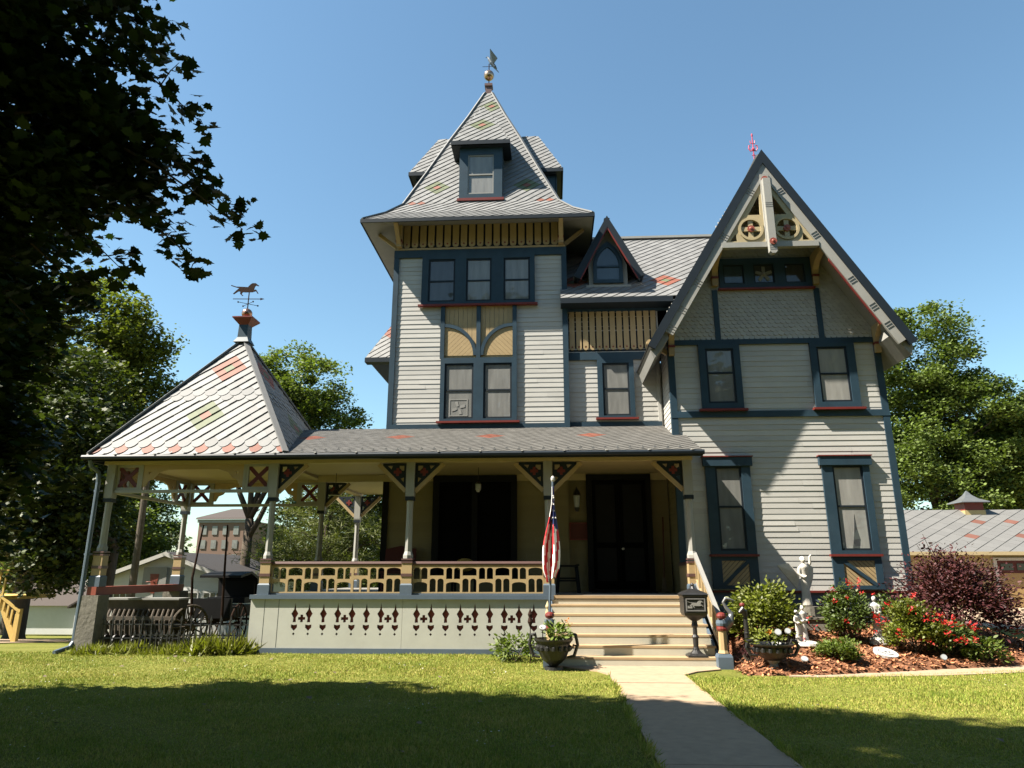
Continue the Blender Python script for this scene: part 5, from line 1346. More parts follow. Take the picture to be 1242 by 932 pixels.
# seed drill
gx, gy = -9.3, 16.5; g0 = ground(gx, gy)
t = prop('seed_drill', (gx, gy, g0), 'antique wooden seed drill with wheel under the pavilion', 'farm implement')
mb = MB(); mb.prism([(gx - 1.0, gy - .18, g0 + .82), (gx - 1.0, gy - .24, g0 + 1.05), (gx - 1.0, gy + .24, g0 + 1.05), (gx - 1.0, gy + .18, g0 + .82)], (1.75, 0, 0)); sub(mb, 'seed_box', 'oldwood', t)
mb = MB(); mb.box(gx - 1.0, gx + .75, gy + .1, gy + .16, g0 + .12, g0 + .82); sub(mb, 'back_board', 'oldwood', t)
mb = MB(); mb.box(gx - 1.02, gx + .77, gy - .26, gy + .26, g0 + 1.051, g0 + 1.09); sub(mb, 'lid', 'greyd', t)
for k in range(15):
    x = gx - .95 + k * .115
    mb = MB(); mb.tube([(x, gy - .22, g0 + .84), (x + .01, gy - .36, g0 + .6), (x + .02, gy - .3, g0 + .3), (x, gy - .1, g0 + .03)], [.03, .028, .03, .02], 7); sub(mb, 'seed_tube', 'oldwood', t)
for k in range(8):
    mb = MB(); x = gx - .9 + k * .22; mb.tube([(x, gy - .5, g0 + .18), (x + .03, gy - .5, g0 + .18)], .15, 14); sub(mb, 'disc', 'iron', t)
mb = MB(); mb.box(gx - 1.0, gx + .8, gy - .38, gy - .33, g0 + .62, g0 + .70); mb.box(gx - 1.0, gx + .85, gy + .0, gy + .06, g0 + .42, g0 + .5); mb.beam((gx - .95, gy - .35, g0 + .66), (gx - .95, gy + .1, g0 + .1), .05, .05); sub(mb, 'frame', 'oldwood', t)
for x in (gx - 1.1, gx + .95):
    mb = MB(); wheel(mb, (x, gy + .02, g0 + .46), .46, (1, -.55, 0), 14); sub(mb, 'wheel', 'oldwood', t)
# buggy
gx, gy = -8.6, 18.9; g0 = ground(gx, gy)
t = prop('buggy', (gx, gy, g0), 'black horse buggy with raised top and shafts behind the fence', 'carriage')
mb = MB(); mb.box(gx - .5, gx + .5, gy - .9, gy + .8, g0 + .62, g0 + .9); mb.box(gx - .5, gx + .5, gy - .9, gy - .8, g0 + .9, g0 + 1.1); sub(mb, 'body', 'black', t)
mb = MB(); mb.box(gx - .5, gx + .5, gy - .1, gy + .5, g0 + .95, g0 + 1.1); mb.box(gx - .5, gx + .5, gy + .45, gy + .55, g0 + 1.1, g0 + 1.5); sub(mb, 'seat', 'black', t)
mb = MB(); mb.prism([(gx - .55, gy + .65, g0 + 1.0), (gx - .55, gy + .6, g0 + 1.62), (gx - .55, gy + .1, g0 + 1.76), (gx - .55, gy - .55, g0 + 1.66), (gx - .55, gy - .55, g0 + 1.6), (gx - .55, gy + .1, g0 + 1.7), (gx - .55, gy + .52, g0 + 1.56), (gx - .55, gy + .58, g0 + 1.0)], (1.1, 0, 0)); sub(mb, 'folding_top', 'black', t)
for sx in (-.68, .68):
    for sy, r in ((-.75, .48), (.55, .52)):
        mb = MB(); wheel(mb, (gx + sx, gy + sy, g0 + r), r, (1, 0, 0), 12, .022, .06); sub(mb, 'wheel', 'rust', t)
for sx in (-.42, .36):
    mb = MB(); mb.tube([(gx + sx, gy - 1.0, g0 + .5), (gx + sx * 1.05 + .02, gy - 1.2, g0 + 1.6), (gx + sx * .8 + .08, gy - 1.25, g0 + 2.9)], [.035, .03, .02], 7); sub(mb, 'shaft', 'rust', t)
mb = MB(); mb.tube([(gx - .68, gy - .75, g0 + .48), (gx + .68, gy - .75, g0 + .48)], .03, 6); mb.tube([(gx - .68, gy + .55, g0 + .52), (gx + .68, gy + .55, g0 + .52)], .03, 6); mb.box(gx - .04, gx + .04, gy - .8, gy + .6, g0 + .5, g0 + .62); sub(mb, 'axle', 'rust', t)

# ------------------------------------------------------------------ neighbouring buildings
# white garage with a basketball hoop
gx0, gx1, gy, ge = -24.6, -17.0, 38.0, 1.12; g0 = ground(-20, 38); pk = 2.5
t = prop('garage', (-20.8, 38, g0), 'white gabled garage with a hoop, seen through the pavilion', 'garage')
mb = MB(); lap(mb, (0, gy, 0), X, NY, g0, ge, lambda z: (gx0, gx1), .2); lap(mb, (0, gy, 0), X, NY, ge, pk - .05, lambda z: (gx0 + (z - ge) / (pk - ge) * 3.8, gx1 - (z - ge) / (pk - ge) * 3.8), .2)
mb.prism([(gx0, gy + .01, g0 - .3), (gx1, gy + .01, g0 - .3), (gx1, gy + .01, ge), ((gx0 + gx1) / 2, gy + .01, pk), (gx0, gy + .01, ge)], (0, 9, 0)); sub(mb, 'wall', 'vinyl', t)
xm = (gx0 + gx1) / 2
mb = MB()
for sg in (-1, 1): mb.prism([(xm, gy - .4, pk + .02), (xm + sg * 4.15, gy - .4, ge - .10), (xm + sg * 4.15, gy - .4, ge + .04), (xm, gy - .4, pk + .17)], (0, 9.8, 0))
rf = sub(mb, 'roof', 'shingroof', t)
mb = MB()
for sg in (-1, 1): mb.prism([(xm, gy - .45, pk - .06), (xm + sg * 4.18, gy - .45, ge - .20), (xm + sg * 4.18, gy - .45, ge + .02), (xm, gy - .45, pk + .15)], (0, .05, 0))
sub(mb, 'fascia', 'white', rf)
for a in (-20.4, -18.7, -24.0):
    mb = MB(); mb.box(a, a + 1.5 if a > -24 else a + 2.6, gy - .06, gy - .03, g0, .62); dr = sub(mb, 'garage_door', 'white', t)
    for k in range(4):
        s = MB(); s.box(a + .12 + k * .34, a + .38 + k * .34, gy - .075, gy - .062, .30, .52); sub(s, 'pane', 'glassdk', dr)
mb = MB(); mb.box(-22.0, -20.7, gy - .2, gy - .15, .95, 1.85); hp = sub(mb, 'backboard', 'greyd', t)
s = MB(); s.tube([(-21.35 + .23 * math.cos(k * .52), gy - .5 + .23 * math.sin(k * .52), 1.1) for k in range(13)], .02, 6); s.beam((-21.35, gy - .15, 1.1), (-21.35, gy - .3, 1.1), .06, .06); s.prism([(-21.6, gy - .22, 1.5), (-21.1, gy - .22, 1.5), (-21.25, gy - .22, .5), (-21.45, gy - .22, .5)], (0, .01, 0)); sub(s, 'hoop', 'hoop', hp)
# low outbuilding at far left
g0 = ground(-40, 58)
t = prop('outbuilding', (-43, 58, g0), 'low grey outbuilding with brown roof at the far left', 'outbuilding')
mb = MB(); mb.box(-47.5, -38.5, 58, 65, g0 - .3, g0 + 2.3); mb.prism([(-38.4, 57.0, g0 - .3), (-31, 57.0, g0 - .3), (-31, 57.0, g0 + 2.2), (-34.7, 57.0, g0 + 4.5), (-38.4, 57.0, g0 + 2.2)], (0, 8, 0)); sub(mb, 'wall', 'vinyl', t)
mb = MB(); mb.prism([(-48, 57.5, g0 + 2.25), (-48, 61.5, g0 + 4.1), (-48, 65.5, g0 + 2.25), (-48, 61.5, g0 + 3.9)], (10.2, 0, 0))
for sg in (-1, 1): mb.prism([(-34.7, 56.5, g0 + 4.55), (-34.7 + sg * 4.1, 56.5, g0 + 2.1), (-34.7 + sg * 4.1, 56.5, g0 + 2.25), (-34.7, 56.5, g0 + 4.7)], (0, 8.5, 0))
sub(mb, 'roof', 'shingbrown', t)
# wooden deck stair at left edge
dx0, dy0 = -17.6, 22.0; g0 = ground(dx0, dy0)
t = prop('deck_stair', (dx0, dy0, g0), 'yellow wooden deck stair with slatted rail at the left edge', 'stairs')
mb = MB(); mb.box(dx0 - 3, dx0 + .3, dy0, dy0 + 2.5, .75, .87); mb.beam((dx0 + .2, dy0 + .12, .75), (dx0 + .9, dy0 + .12, g0), .06, .18); sub(mb, 'platform', 'decking', t)
mb = MB(); mb.box(dx0 - 3, dx0 + .45, dy0 - .06, dy0 + .06, 1.62, 1.68); mb.beam((dx0 + .2, dy0, .92), (dx0 + 1.0, dy0, g0 + .9), .08, .06); sub(mb, 'handrail', 'decking', t)
for k in range(9):
    x = dx0 - 1.2 + k * .19; mb = MB(); mb.beam((x, dy0, .80), (x + .03, dy0, 1.62), .05, .06); sub(mb, 'baluster', 'decking', t)
for k in range(5):
    x = dx0 + .28 + k * .15; mb = MB(); mb.beam((x, dy0, max(g0 + .05, .62 - k * .2)), (x + .02, dy0, .86 - k * .13), .05, .06); sub(mb, 'baluster', 'decking', t)
for x in (dx0 - .1, dx0 + .95):
    mb = MB(); mb.box(x - .06, x + .06, dy0 - .03, dy0 + .1, g0 - .1, 1.6 if x < dx0 + .5 else g0 + 1.0); sub(mb, 'post', 'decking', t)
# brick building far behind
g0 = -5.0
t = prop('brick_building', (-54, 112, g0), 'large brick building with rows of windows far behind the trees', 'building')
mb = MB(); mb.box(-57, -49.5, 112, 130, g0, 9.8); sub(mb, 'wall', 'brick', t)
for i in range(4):
    for j in range(5):
        mb = MB(); x = -56.4 + i * 1.75; z = -1.4 + j * 2.2; mb.box(x, x + .85, 111.9, 111.98, z, z + 1.35); sub(mb, 'window', 'pane', t)
mb = MB(); mb.prism([(-57.4, 111.5, 9.81), (-49.1, 111.5, 9.81), (-51, 121, 12.0), (-56, 121, 12.0)], (0, .3, .3)); sub(mb, 'roof', 'shingbrown', t)
mb = MB(); mb.box(-57.2, -49.3, 111.8, 112.0, 9.3, 9.8); sub(mb, 'stone_band', 'greyd', t)
# garage on the right with slate roof and cupola
t = prop('garage', (22, 35, 0), 'yellow garage with slate roof and cupola right of the house', 'garage')
mb = MB(); mb.box(15.2, 36, 35, 43, -.1, 2.45); sub(mb, 'wall', 'ygarage', t)
mb = MB(); sv = V((0, 3.9, 2.25)); 
slates(mb, (0, 34.6, 2.5), X, sv, (0, -2.25, 3.9), [(14.8, 0), (36.5, 0), (36.5, sv.length), (14.8, sv.length)], .8, .62, color=snapped([(21.3, 3.2, 1, 1, 1), (23.2, 3.2, 1, 1, 1), (20.6, 1.5, 1, 1, 1), (22.8, 1.5, 1, 1, 1), (25.5, 3.2, 1, 1, 1), (25.0, 1.5, 1, 1, 1)], .8, .62), lift=.03)
rf = sub(mb, 'roof', ['slate_far', 'slater_far', 'slateg', 'underlay'], t)
mb = MB(); mb.prism([(14.8, 38.5, 4.74), (14.8, 43.4, 2.4), (14.8, 43.4, 2.3), (14.8, 38.5, 4.6)], (21.7, 0, 0)); mb.box(14.8, 36.5, 34.52, 34.6, 2.36, 2.52); sub(mb, 'eave', 'cream', t)
mb = MB(); mb.prism([(15.2, 35, 2.45), (15.2, 43, 2.45), (15.2, 38.5, 4.6)], (.1, 0, 0)); sub(mb, 'gable', 'ygarage', t)
mb = MB(); fboard(mb, rect(20.6, 23.95, 0, 2.25), [rect(20.75, 23.8, .0, 2.12)], 34.9, .08); sub(mb, 'door_frame', 'white', t)
mb = MB(); mb.box(20.75, 23.8, 34.93, 34.97, .0, 1.55, 0); dr = sub(mb, 'garage_door', 'ydoor', t)
s = MB(); s.box(20.75, 23.8, 34.92, 34.96, 1.552, 2.12, 0); up_ = sub(s, 'top_panel', 'seatred', dr)
for k in range(4):
    s = MB(); s.box(20.9 + k * .72, 21.45 + k * .72, 34.90, 34.918, 1.68, 1.98); sub(s, 'pane', 'glassdk', dr)
cx2, cy2 = 21.95, 38.5
mb = MB(); mb.lathe([(.52, -.5), (.52, .1)], (cx2, cy2, 4.6), sq=True, m=0); mb.lathe([(.47, .1), (.47, .52)], (cx2, cy2, 4.6), sq=True, m=1); cu = sub(mb, 'cupola', ['ygarage', 'red'], t)
mb = MB(); mb.lathe([(.72, .50), (.70, .55), (.36, .72), (.16, .92), (.02, 1.15)], (cx2, cy2, 4.6), sq=True); sub(mb, 'cupola_roof', 'hedge_metal', cu)
# utility pole
t = prop('utility_pole', (-13.1, 22, ground(-13.1, 22)), 'bare wooden pole standing behind the pavilion', 'pole')
g0 = ground(-13.1, 22)
mb = MB(); mb.tube([(-13.1, 22, g0), (-13.1, 22, 5.2)], [.12, .09], 12); sub(mb, 'shaft', 'oldwood', t)
mb = MB(); mb.lathe([(.10, 0), (.10, .02), (.01, .06)], (-13.1, 22, 5.2), n=12); sub(mb, 'cap', 'iron', t)
# ------------------------------------------------------------------ ground
def sheet(name, xs, ys, zf, m, kind='structure'):
    n, k = len(xs), len(ys)
    v = [(x, y, zf(x, y)) for y in ys for x in xs]
    f = [(j * n + i, j * n + i + 1, (j + 1) * n + i + 1, (j + 1) * n + i) for j in range(k - 1) for i in range(n - 1)]
    me = bpy.data.meshes.new(name); me.from_pydata(v, [], f); me.update(); me.materials.append(M[m])
    me.polygons.foreach_set('use_smooth', [True] * len(me.polygons))
    o = bpy.data.objects.new(name, me); COL.objects.link(o); o['kind'] = kind; return o
xs = [-600, -300, -150, -90] + [-60 + 2 * i for i in range(51)] + [45, 50, 60, 90, 150, 300, 600]
ys = [-60, -30, -12] + [-4 + .5 * i for i in range(60)] + [26 + 2 * i for i in range(30)] + [90, 120, 160, 240, 400, 900]
sheet('lawn', xs, ys, ground, 'lawn')
# walk
def ribbon(name, L, R, m, h=.02, zf=ground, joints=()):
    mb = MB()
    for (a, b, c, d) in zip(L, L[1:], R, R[1:]):
        mb.add([(p[0], p[1], zf(*p) + h) for p in (a, c, d, b)] + [(p[0], p[1], zf(*p) - .08) for p in (a, c, d, b)], [(0, 1, 2, 3), (0, 3, 7, 4), (1, 5, 6, 2), (0, 4, 5, 1), (3, 2, 6, 7)], 0)
    return struct(mb.build(name, m))
Lw, Rw = [], []
for k in range(17):
    y = -4 + k * 1.0 if k < 16 else 12.2
    Lw.append((.89, y)); Rw.append((2.07, y))
segs = [(-4 + 1.52 * k, -4 + 1.52 * (k + 1) - .014) for k in range(10)] + [(11.2, 12.05)]
mb = MB()
for a, b in segs:
    mb.box(.89, 2.07, a, b, -.1, .022 + random.uniform(-.003, .003))
struct(mb.build('walkway', 'concrete'))
mb = MB(); mb.prism([(.89, 12.064, -.1), (2.07, 12.064, -.1), (2.35, 12.45, -.1), (2.8, 12.75, -.1), (2.84, 13.13, -.1), (.05, 13.13, -.1), (.25, 12.85, -.1), (.72, 12.5, -.1)], (0, 0, .124)); struct(mb.build('walkway_apron', 'concrete'))
ribbon('side_path', [(3.75, 12.17), (4.4, 12.34), (6.0, 12.8), (7.4, 13.4), (8.7, 14.2), (10.6, 15.8), (13, 18.5), (15, 22)], [(3.7, 12.05), (4.5, 12.02), (6.2, 12.3), (7.75, 12.75), (9.2, 13.35), (11.4, 14.8), (14.2, 17.6), (16.5, 22)], 'concrete', .015)
mb = MB(); mb.box(13, 48, 22.0, 34.9, -.1, .02); struct(mb.build('driveway', 'concrete'))
ribbon('driveway', [(x, 27.5) for x in range(-60, -12, 4)], [(x, 20.6) for x in range(-60, -12, 4)], 'concrete', .03)
# mulch bed
xs2 = [3.02 + .15 * i for i in range(52)]; ys2 = [12.0 + .14 * i for i in range(31)]
def bedz(x, y):
    z = bed(x, y) + .02 * math.sin(x * 7 + y * 3) * math.sin(y * 6.1)
    front = 12.17 + max(0, x - 4.2) * .36 if x < 9 else 14 + (x - 9) * .9
    if y < front or x < 3.05 or x > 10.3: z = -.06
    return z
sheet('mulch_bed', xs2, ys2, bedz, 'mulch')
rg = np.random.default_rng(11); P = []
while len(P) < 15000:
    x = rg.uniform(3.05, 10.2); y = rg.uniform(12.1, 16.2)
    if bedz(x, y) > 0: P.append((x, y, bedz(x, y) + rg.uniform(0, .02)))
o = leaves('mulch_chips', P, .065, 'oval', 'mulch', None, up=1.1, svar=.5, seed=12); o['kind'] = 'stuff'; o['label'] = 'red brown bark mulch chips'; 

# ------------------------------------------------------------------ grass
def grass(name, n, x0, x1, y0, y1, size, seed, dens=1.0):
    rg = np.random.default_rng(seed)
    y = y0 + (y1 - y0) * rg.random(n) ** dens; c = y * .09 - .0; half = y * .80 + 1
    x = -y * .06 + (rg.random(n) * 2 - 1) * half
    ok = (x > x0) & (x < x1)
    jx = .035 * np.sin(y * 9.1) + rg.normal(size=n) * .018
    ok &= ~((x > .92 + jx) & (x < 2.04 + jx) & (y < 12.1)) & ~((x > -.0) & (x < 2.85) & (y > 12.5)) & ~((y > 12.02) & (x > .6) & (x < 2.5))
    fr = 12.0 + np.maximum(0, x - 4.2) * .27
    ok &= ~((x > 2.9) & (y > fr) & (y < fr + 1.6 + np.maximum(0, x - 4) * .5) & (x < 15)) & ~((x > 2.6) & (x < 9.5) & (y > fr))
    ok &= ~((x > -6.35) & (x < 3) & (y > 14.86))
    x, y = x[ok], y[ok]; z = np.array([ground(a, b) for a, b in zip(x, y)])
    # patchy height
    ph = .75 + .35 * np.sin(x * 1.3 + 2 * np.sin(y * .9)) * np.sin(y * 1.7 + x * .6)
    P = np.stack([x, y, z - .004], 1)
    D = rg.normal(size=(len(x), 3)) * np.array([.55, .55, .1]) + np.array([0, 0, 1.0])
    k = len(x); s = size * ph * rg.uniform(.6, 1.35, k)
    D /= np.linalg.norm(D, axis=1)[:, None]; t = rg.uniform(0, 2 * np.pi, k); S = np.stack([np.cos(t), np.sin(t), np.zeros(k)], 1)
    w = .0036 * rg.uniform(.7, 1.4, k) * (1 + y / 14)
    A = P - S * w[:, None]; B = P + S * w[:, None]; T = P + D * s[:, None]
    Q = np.stack([A, T, B], 1).reshape(-1, 3)
    me = bpy.data.meshes.new(name); me.vertices.add(3 * k); me.vertices.foreach_set('co', Q.reshape(-1).astype(np.float32))
    me.loops.add(3 * k); me.loops.foreach_set('vertex_index', np.arange(3 * k, dtype=np.int32))
    me.polygons.add(k); me.polygons.foreach_set('loop_start', np.arange(0, 3 * k, 3, dtype=np.int32))
    try: me.polygons.foreach_set('loop_total', np.full(k, 3, dtype=np.int32))
    except Exception: pass
    me.update(calc_edges=True); me.materials.append(M['blade'])
    at = me.attributes.new('rnd', 'FLOAT', 'FACE'); at.data.foreach_set('value', rg.random(k).astype(np.float32))
    o = bpy.data.objects.new(name, me); COL.objects.link(o); o['kind'] = 'stuff'; o['label'] = 'mown green lawn grass'; return o
grass('grass', 420000, -16, 16, 5.6, 15.0, .042, 3, 1.15)

# longer blades leaning over the edges of the walk
rg = np.random.default_rng(33); n = 5200; y = rg.uniform(5.8, 12.0, n); sd = rg.random(n) < .5
x = np.where(sd, .885, 2.075) + np.where(sd, -1, 1) * np.abs(rg.normal(size=n)) * .035
P = np.stack([x, y, np.full(n, .0)], 1); Dd = np.stack([np.where(sd, 1, -1) * rg.uniform(-.2, 1.1, n), rg.normal(size=n) * .6, np.ones(n) * .9], 1)
keep = rg.random(n) < (.5 + .5 * np.sin(y * 5.3 + 2 * np.sin(y * 1.9)))
o = leaves('edge_grass', P[keep], .085, 'blade', 'blade', None, up=0, dirs=Dd[keep], svar=.5, seed=34); o['kind'] = 'stuff'; o['label'] = 'untrimmed grass along the edges of the walk'
# white clover heads and dead leaves scattered in the grass
rg = np.random.default_rng(91); P = []
while len(P) < 420:
    cx_, cy_ = rg.uniform(-9, 10), rg.uniform(6.5, 14.5)
    for _ in range(rg.integers(3, 14)):
        x, y = cx_ + rg.normal() * .35, cy_ + rg.normal() * .25
        if y < 14.6 and not (.8 < x < 2.2) and not (x > 2.6 and y > 11.9 + max(0, x - 4.2) * .27): P.append((x, y, ground(x, y) + .045))
o = leaves('clover_heads', P, .022, 'oval', 'bloomw', None, up=1.2, seed=14); o['kind'] = 'stuff'; o['label'] = 'tiny white clover heads in the lawn'
P = [(rg.uniform(-9, 9), rg.uniform(6.2, 14), .04) for _ in range(160)]
P = [p for p in P if not (p[0] > 2.6 and p[1] > 11.5) and not (.8 < p[0] < 2.15)][:70]; P = [(a, b, .028 if .9 < a < 2.06 else .045) for a, b, c in P]
o = leaves('fallen_leaves', P, .06, 'maple', 'wood', None, up=2.5, seed=15); o['kind'] = 'stuff'; o['label'] = 'few dry leaves lying on lawn and walk'

# ------------------------------------------------------------------ trees
def tree(name, base, trunk_h, tr, blobs, nclump, nleaf, lsize, mtl, label, csize=.6, shape='clump', seed=1, group=None, up=.6, limbs=True, shell=.72, flat=.55, cat='tree'):
    bx, by, bz = base
    t = thing(name, base, label, cat, group)
    random.seed(seed)
    mb = MB(); top = (bx + random.uniform(-.3, .3), by, bz + trunk_h)
    mb.tube([(bx, by, bz - .3), (bx, by, bz + .15), (bx + .05, by, bz + trunk_h * .5), top], [tr * 1.5, tr * 1.1, tr * .9, tr * .7], 14)
    if limbs:
        for b in blobs:
            p = limb_path(top if random.random() < .7 else (bx, by, bz + trunk_h * .8), (b[0], b[1], b[2] + b[5] * .2), .25, 5, -.3)
            mb.tube(p, [tr * .55, tr * .45, tr * .34, tr * .24, tr * .15, tr * .06], 8)
            for k in range(4):
                d = V((random.gauss(0, 1), random.gauss(0, 1), random.gauss(.3, .6))).normalized()
                q = V((b[0] + d.x * b[3] * .8, b[1] + d.y * b[4] * .8, b[2] + d.z * b[5] * .8)); s0 = p[3]
                mb.tube(limb_path(s0, q, .15, 4), [tr * .2, tr * .16, tr * .11, tr * .07, .01], 6)
    sub(mb, 'trunk', 'bark', t, smooth=True)
    leaves('crown', clumps(blobs, nclump, nleaf, csize, flat, shell, seed), lsize, shape, mtl, t, up=up, seed=seed)
    return t
# big maple overhanging the lawn on the left
sp = [  # hanging sprays: tip x,y,z and root
    ((-3.45, 7.0, 5.35), (-6.2, 6.3, 6.6)), ((-3.95, 7.0, 4.95), (-6.0, 6.5, 6.0)), ((-4.1, 6.9, 6.75), (-6.0, 6.0, 7.6)), ((-4.75, 7.0, 7.9), (-6.5, 6.0, 8.4)),
    ((-4.75, 7.0, 4.85), (-6.6, 6.4, 5.8)), ((-4.2, 6.8, 6.2), (-6.3, 6.3, 6.9)), ((-3.75, 7.1, 5.75), (-5.6, 6.6, 6.5)), ((-5.2, 7.0, 4.6), (-7.0, 6.5, 5.6)),
    ((-4.95, 6.6, 8.9), (-6.8, 5.8, 9.2)), ((-5.6, 6.9, 4.2), (-7.4, 6.4, 5.2)), ((-4.4, 7.3, 5.5), (-6.0, 6.8, 6.2)), ((-6.3, 7.0, 3.6), (-7.8, 6.4, 4.8))]
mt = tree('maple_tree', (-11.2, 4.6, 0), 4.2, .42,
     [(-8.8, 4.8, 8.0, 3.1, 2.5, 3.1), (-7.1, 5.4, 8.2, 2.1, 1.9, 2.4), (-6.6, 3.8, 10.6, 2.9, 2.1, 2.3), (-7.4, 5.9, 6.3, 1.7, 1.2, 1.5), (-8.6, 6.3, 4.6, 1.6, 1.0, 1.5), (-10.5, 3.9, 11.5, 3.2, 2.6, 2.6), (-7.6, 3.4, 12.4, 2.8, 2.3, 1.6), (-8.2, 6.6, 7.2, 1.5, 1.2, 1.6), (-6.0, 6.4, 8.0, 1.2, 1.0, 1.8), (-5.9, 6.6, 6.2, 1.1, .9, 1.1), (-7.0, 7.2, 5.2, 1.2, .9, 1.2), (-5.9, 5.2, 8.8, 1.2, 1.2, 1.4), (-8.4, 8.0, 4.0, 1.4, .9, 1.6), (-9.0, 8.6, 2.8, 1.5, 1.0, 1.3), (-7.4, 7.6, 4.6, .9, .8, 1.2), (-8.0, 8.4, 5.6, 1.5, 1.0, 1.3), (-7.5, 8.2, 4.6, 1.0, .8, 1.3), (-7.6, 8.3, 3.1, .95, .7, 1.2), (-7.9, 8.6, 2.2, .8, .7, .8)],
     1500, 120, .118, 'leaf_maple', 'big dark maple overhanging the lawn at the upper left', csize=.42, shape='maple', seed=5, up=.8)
rg = np.random.default_rng(77); L_, D_ = [], []
mb = MB()
for tip, root in sp:
    tip, root = np.array(tip), np.array(root)
    pts = [root + (tip - root) * k / 6 + np.array([0, 0, .28 * math.sin(math.pi * k / 6)]) for k in range(7)]
    mb.tube([tuple(p) for p in pts], [.035, .03, .024, .018, .013, .008, .004], 6)
    for side in range(9):
        q = .2 + .8 * side / 8; c = root + (tip - root) * q + np.array([0, 0, .28 * math.sin(math.pi * q)])
        off = np.clip(rg.normal(size=3), -1.4, 1.4) * np.array([.30, .30, .22]) * (1.25 - q * .75); e = c + off
        mb.tube([tuple(c), tuple((c + e) / 2 + np.array([0, 0, .04])), tuple(e)], [.008, .006, .003], 4)
        m = int(26 * (1.3 - .7 * q))
        for _ in range(m):
            f = rg.random(); p = c + off * f + rg.normal(size=3) * .085
            L_.append(p); d = (tip - root); d = d / np.linalg.norm(d); D_.append(d * .7 + off * .8 + np.array([0, 0, -.5]))
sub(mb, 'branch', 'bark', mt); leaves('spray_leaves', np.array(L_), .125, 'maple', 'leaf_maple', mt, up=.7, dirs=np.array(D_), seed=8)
# the street tree behind the viewer whose crown shades the near lawn
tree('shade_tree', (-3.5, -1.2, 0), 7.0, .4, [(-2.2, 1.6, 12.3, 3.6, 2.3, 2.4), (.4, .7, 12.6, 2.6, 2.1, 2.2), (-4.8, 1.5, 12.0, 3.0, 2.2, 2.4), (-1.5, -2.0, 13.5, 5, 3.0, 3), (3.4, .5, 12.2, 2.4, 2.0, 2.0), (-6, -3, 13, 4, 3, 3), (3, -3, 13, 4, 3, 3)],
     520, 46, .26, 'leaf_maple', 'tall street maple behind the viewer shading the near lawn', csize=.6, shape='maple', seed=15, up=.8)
# unseen trees added behind the viewer to cut sky fill on lawn and facade
for k, (x, y, h) in enumerate(((-19, -9, 8.5), (-8, -12, 9.0), (4, -10, 9.2), (15, -9, 8.6), (25, -4, 8.2))):
    tree('sky_block_tree', (x, y, 0), 4.5, .4, [(x, y, h, 5.6, 4.4, 5.4), (x + 2, y - 2, h + 3.5, 4, 3.6, 3.4), (x - 2.5, y + .5, 5.2, 3.8, 3.2, 2.8)], 170, 60, .62, 'leaf_dark',
         'dense unseen tree in the row added behind the viewer to block sky light', csize=1.3, seed=120 + k, group='unseen trees added behind the viewer to block sky', limbs=False)
# left middle distance
tree('maple_tree', (-23.5, 31, ground(-23, 31)), 5, .38, [(-23.5, 31, 11.8, 4.2, 3.6, 3.6), (-20.6, 30.5, 10.2, 2.8, 2.6, 2.6), (-26.5, 31, 9.5, 4, 3.4, 4), (-21.5, 31, 7.2, 3.2, 3, 2.4), (-24.5, 30, 6.0, 4, 3, 2.6)],
     300, 330, .17, 'leaf_mid_warm', 'full green maple in sun behind the pavilion roof on the left', csize=.85, seed=25)
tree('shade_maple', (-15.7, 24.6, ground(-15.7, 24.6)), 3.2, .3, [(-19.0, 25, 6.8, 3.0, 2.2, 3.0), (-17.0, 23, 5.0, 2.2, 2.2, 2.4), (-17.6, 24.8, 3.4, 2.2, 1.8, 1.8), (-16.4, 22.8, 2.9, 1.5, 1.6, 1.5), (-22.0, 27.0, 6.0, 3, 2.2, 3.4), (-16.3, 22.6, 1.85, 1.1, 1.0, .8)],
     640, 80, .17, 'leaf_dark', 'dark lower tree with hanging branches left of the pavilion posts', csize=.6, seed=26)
tree('broadleaf_tree', (-19.0, 43.5, ground(-19, 43.5)), 7.0, .36, [(-17.0, 44, 13.4, 3.0, 3.0, 2.7), (-14.9, 44, 10.9, 2.4, 2.4, 2.2), (-19.4, 44, 12.0, 3.0, 3, 2.8), (-22.0, 44, 10.8, 2.8, 2.6, 2.2), (-15.8, 43, 9.0, 2.2, 2.2, 1.6)],
     210, 260, .17, 'leaf_mid', 'open crowned tree on a bare trunk seen through the pavilion', csize=.75, seed=27)
tree('broadleaf_tree', (-32, 52, ground(-32, 52)), 3, .4, [(-31, 52, 4.2, 2.6, 2.5, 3.2), (-29.5, 52, 1.6, 2.2, 2, 2.0), (-34, 52, 6.5, 3.4, 3.4, 4.5)], 200, 160, .2, 'leaf_mid_cool', 'rounded tree behind the white garage roof', csize=.9, seed=28)
tree('broadleaf_tree', (-37, 48, ground(-37, 48)), 4, .4, [(-37, 48, 7.5, 4.5, 3.8, 5), (-32, 49, 5, 3.5, 3, 4), (-42, 50, 6, 5, 4, 5), (-35.5, 46, 2.6, 3, 2.4, 2.2)], 240, 160, .2, 'leaf_mid', 'wide green tree above the low brown roofed outbuilding', csize=.9, seed=29)
tree('pine_tree', (-12.0, 38, ground(-12, 38)), 3, .3, [(-12.4, 38, 4.2, 2.6, 2.4, 1.5), (-12.0, 38, 6.2, 2.0, 2.0, 1.2), (-13.8, 37.4, 2.2, 2.4, 2.2, 1.2), (-10.2, 38, 3.0, 2.2, 2.2, 1.6), (-11.0, 37.6, 1.2, 2.6, 2.2, 1.2)], 420, 52, .34, 'leaf_pale', 'pale feathery pine behind the porch posts', csize=.65, shape='blade', seed=30, flat=.35)
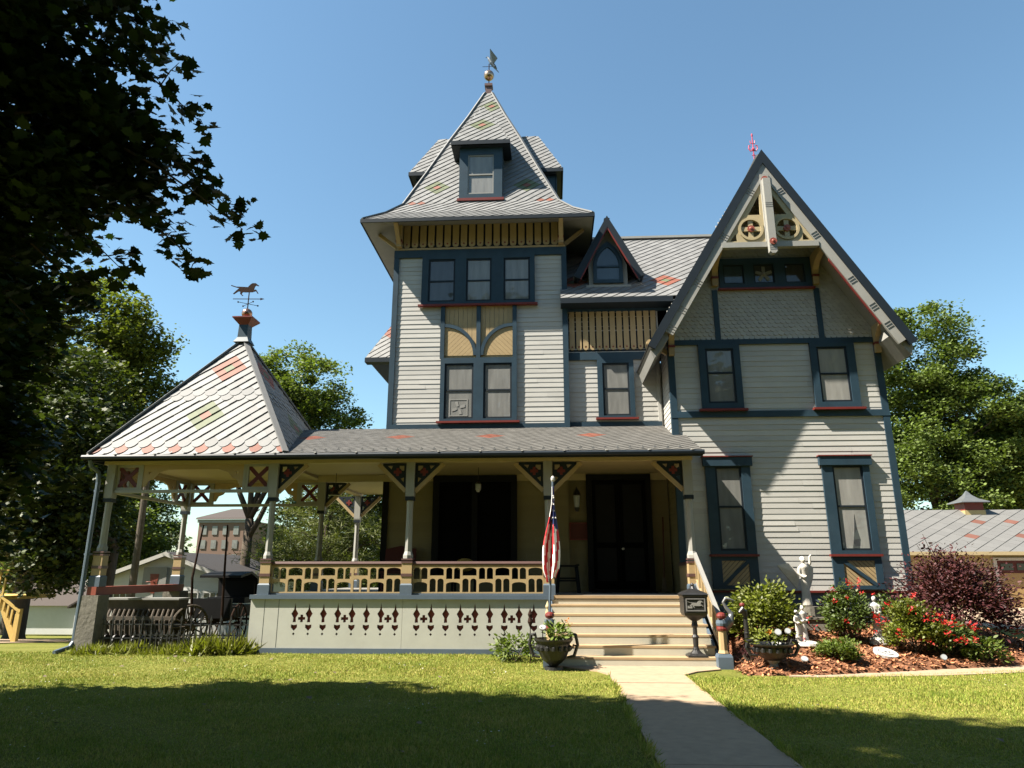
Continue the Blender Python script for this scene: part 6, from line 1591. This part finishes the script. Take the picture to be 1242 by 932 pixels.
tree('broadleaf_tree', (-15.5, 47, ground(-15.5, 47)), 3, .35, [(-16, 47, 4.4, 3, 2.6, 3), (-12.2, 47, 7.4, 3.4, 3, 2.8), (-9.4, 48, 5, 3.4, 3, 4)], 200, 160, .19, 'leaf_mid', 'green tree between the trunk and the pale pine', csize=.8, seed=31)
# right side beyond the garage
tree('broadleaf_tree', (26.6, 50, 0), 5, .5, [(27.2, 50, 16.4, 3.3, 3.4, 3.8), (25.0, 50, 12.4, 4.0, 3.6, 4.2), (29.4, 49.5, 12.0, 3.6, 3.4, 3.6), (26.0, 49, 7.0, 4.4, 3.4, 3.6)], 270, 330, .19, 'leaf_mid_cool', 'tallest round topped tree right behind the house corner', csize=.95, seed=41)
tree('broadleaf_tree', (33.0, 52, 0), 5, .5, [(33.6, 52, 11.6, 3.2, 3.0, 3.0), (34.5, 51.5, 9.4, 3.4, 3.2, 3.4), (30.8, 51, 7.4, 3.4, 3, 3.2)], 210, 330, .19, 'leaf_mid', 'middle tree of the row behind the yellow garage', csize=.95, seed=42)
tree('broadleaf_tree', (39.5, 54, 0), 5, .5, [(39.8, 54, 10.6, 3.6, 3.4, 3.4), (41.6, 54, 9.5, 4, 3.6, 4), (37.5, 53, 6.6, 3.6, 3, 3)], 210, 330, .19, 'leaf_mid_cool', 'rightmost tree of the row behind the yellow garage', csize=.95, seed=43)
for k, (x, y, h) in enumerate(((21.5, 56, 4.2), (29, 60, 4.6), (36, 62, 4.8), (44, 62, 5.0))):
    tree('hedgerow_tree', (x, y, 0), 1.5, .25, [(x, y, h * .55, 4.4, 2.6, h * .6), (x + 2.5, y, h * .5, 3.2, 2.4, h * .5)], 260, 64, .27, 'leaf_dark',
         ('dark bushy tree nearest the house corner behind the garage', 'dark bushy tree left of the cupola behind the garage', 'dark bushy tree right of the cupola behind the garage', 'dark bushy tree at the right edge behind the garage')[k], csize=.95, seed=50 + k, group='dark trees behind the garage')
for k, (x, y) in enumerate(((-56, 66), (-48, 74), (-22, 76), (-72, 70))):
    g0 = ground(x, y)
    tree('hedgerow_tree', (x, y, g0), 3, .4, [(x, y, g0 + 7, 7, 4, 5), (x + 5, y, g0 + 5.5, 5, 3.4, 4.5)], 220, 42, .52, 'leaf_dark',
         ('far dark tree behind the outbuilding', 'far dark tree between outbuilding and white garage', 'far dark tree behind the white garage', 'far dark tree at the left edge of the horizon')[k], csize=1.2, seed=70 + k, group='far trees on the left')

# ------------------------------------------------------------------ light, sky, camera
TRAVEL = V((.77, .28, -1.0)).normalized(); S = -TRAVEL
el = math.asin(S.z); az = math.atan2(S.x, S.y)
wd = bpy.data.worlds.new('World'); SC.world = wd; wd.use_nodes = True
nt = wd.node_tree; bg = nt.nodes['Background']
sky = nt.nodes.new('ShaderNodeTexSky'); sky.sky_type = 'NISHITA'; sky.sun_disc = False
sky.sun_elevation = el; sky.sun_rotation = az % (2 * math.pi); sky.altitude = 200; sky.air_density = 1.2; sky.dust_density = .5; sky.ozone_density = 1.0
tint = nt.nodes.new('ShaderNodeMix'); tint.data_type = 'RGBA'; tint.blend_type = 'MULTIPLY'; tint.inputs['Factor'].default_value = 1; tint.inputs['B'].default_value = (.845, 1.02, 1.0, 1)
nt.links.new(sky.outputs[0], tint.inputs['A']); nt.links.new(tint.outputs['Result'], bg.inputs['Color']); bg.inputs['Strength'].default_value = .050
sun = bpy.data.lights.new('sun', 'SUN'); sun.energy = 5.0; sun.angle = math.radians(.53); sun.color = (1, .925, .80)
so = bpy.data.objects.new('sun', sun); COL.objects.link(so); so.rotation_euler = TRAVEL.to_track_quat('-Z', 'Y').to_euler(); so.location = (-15, -5, 25)
cam = bpy.data.cameras.new('camera'); co = bpy.data.objects.new('camera', cam); COL.objects.link(co)
cam.sensor_width = 36; cam.lens = 847 / 1242 * 36; cam.clip_end = 2000; cam.clip_start = .1
co.location = (0, 0, 1.6); co.rotation_euler = (math.radians(90 + 15.07), 0, math.radians(3.2))
SC.camera = co
SC.view_settings.view_transform = 'Standard'; SC.view_settings.look = 'None'; SC.view_settings.exposure = 2.0; SC.view_settings.gamma = 1
SC.cycles.use_denoising = True
SC.cycles.max_bounces = 6; SC.cycles.diffuse_bounces = 2; SC.cycles.glossy_bounces = 2; SC.cycles.transmission_bounces = 3; SC.cycles.transparent_max_bounces = 4
SC.cycles.sample_clamp_indirect = 6
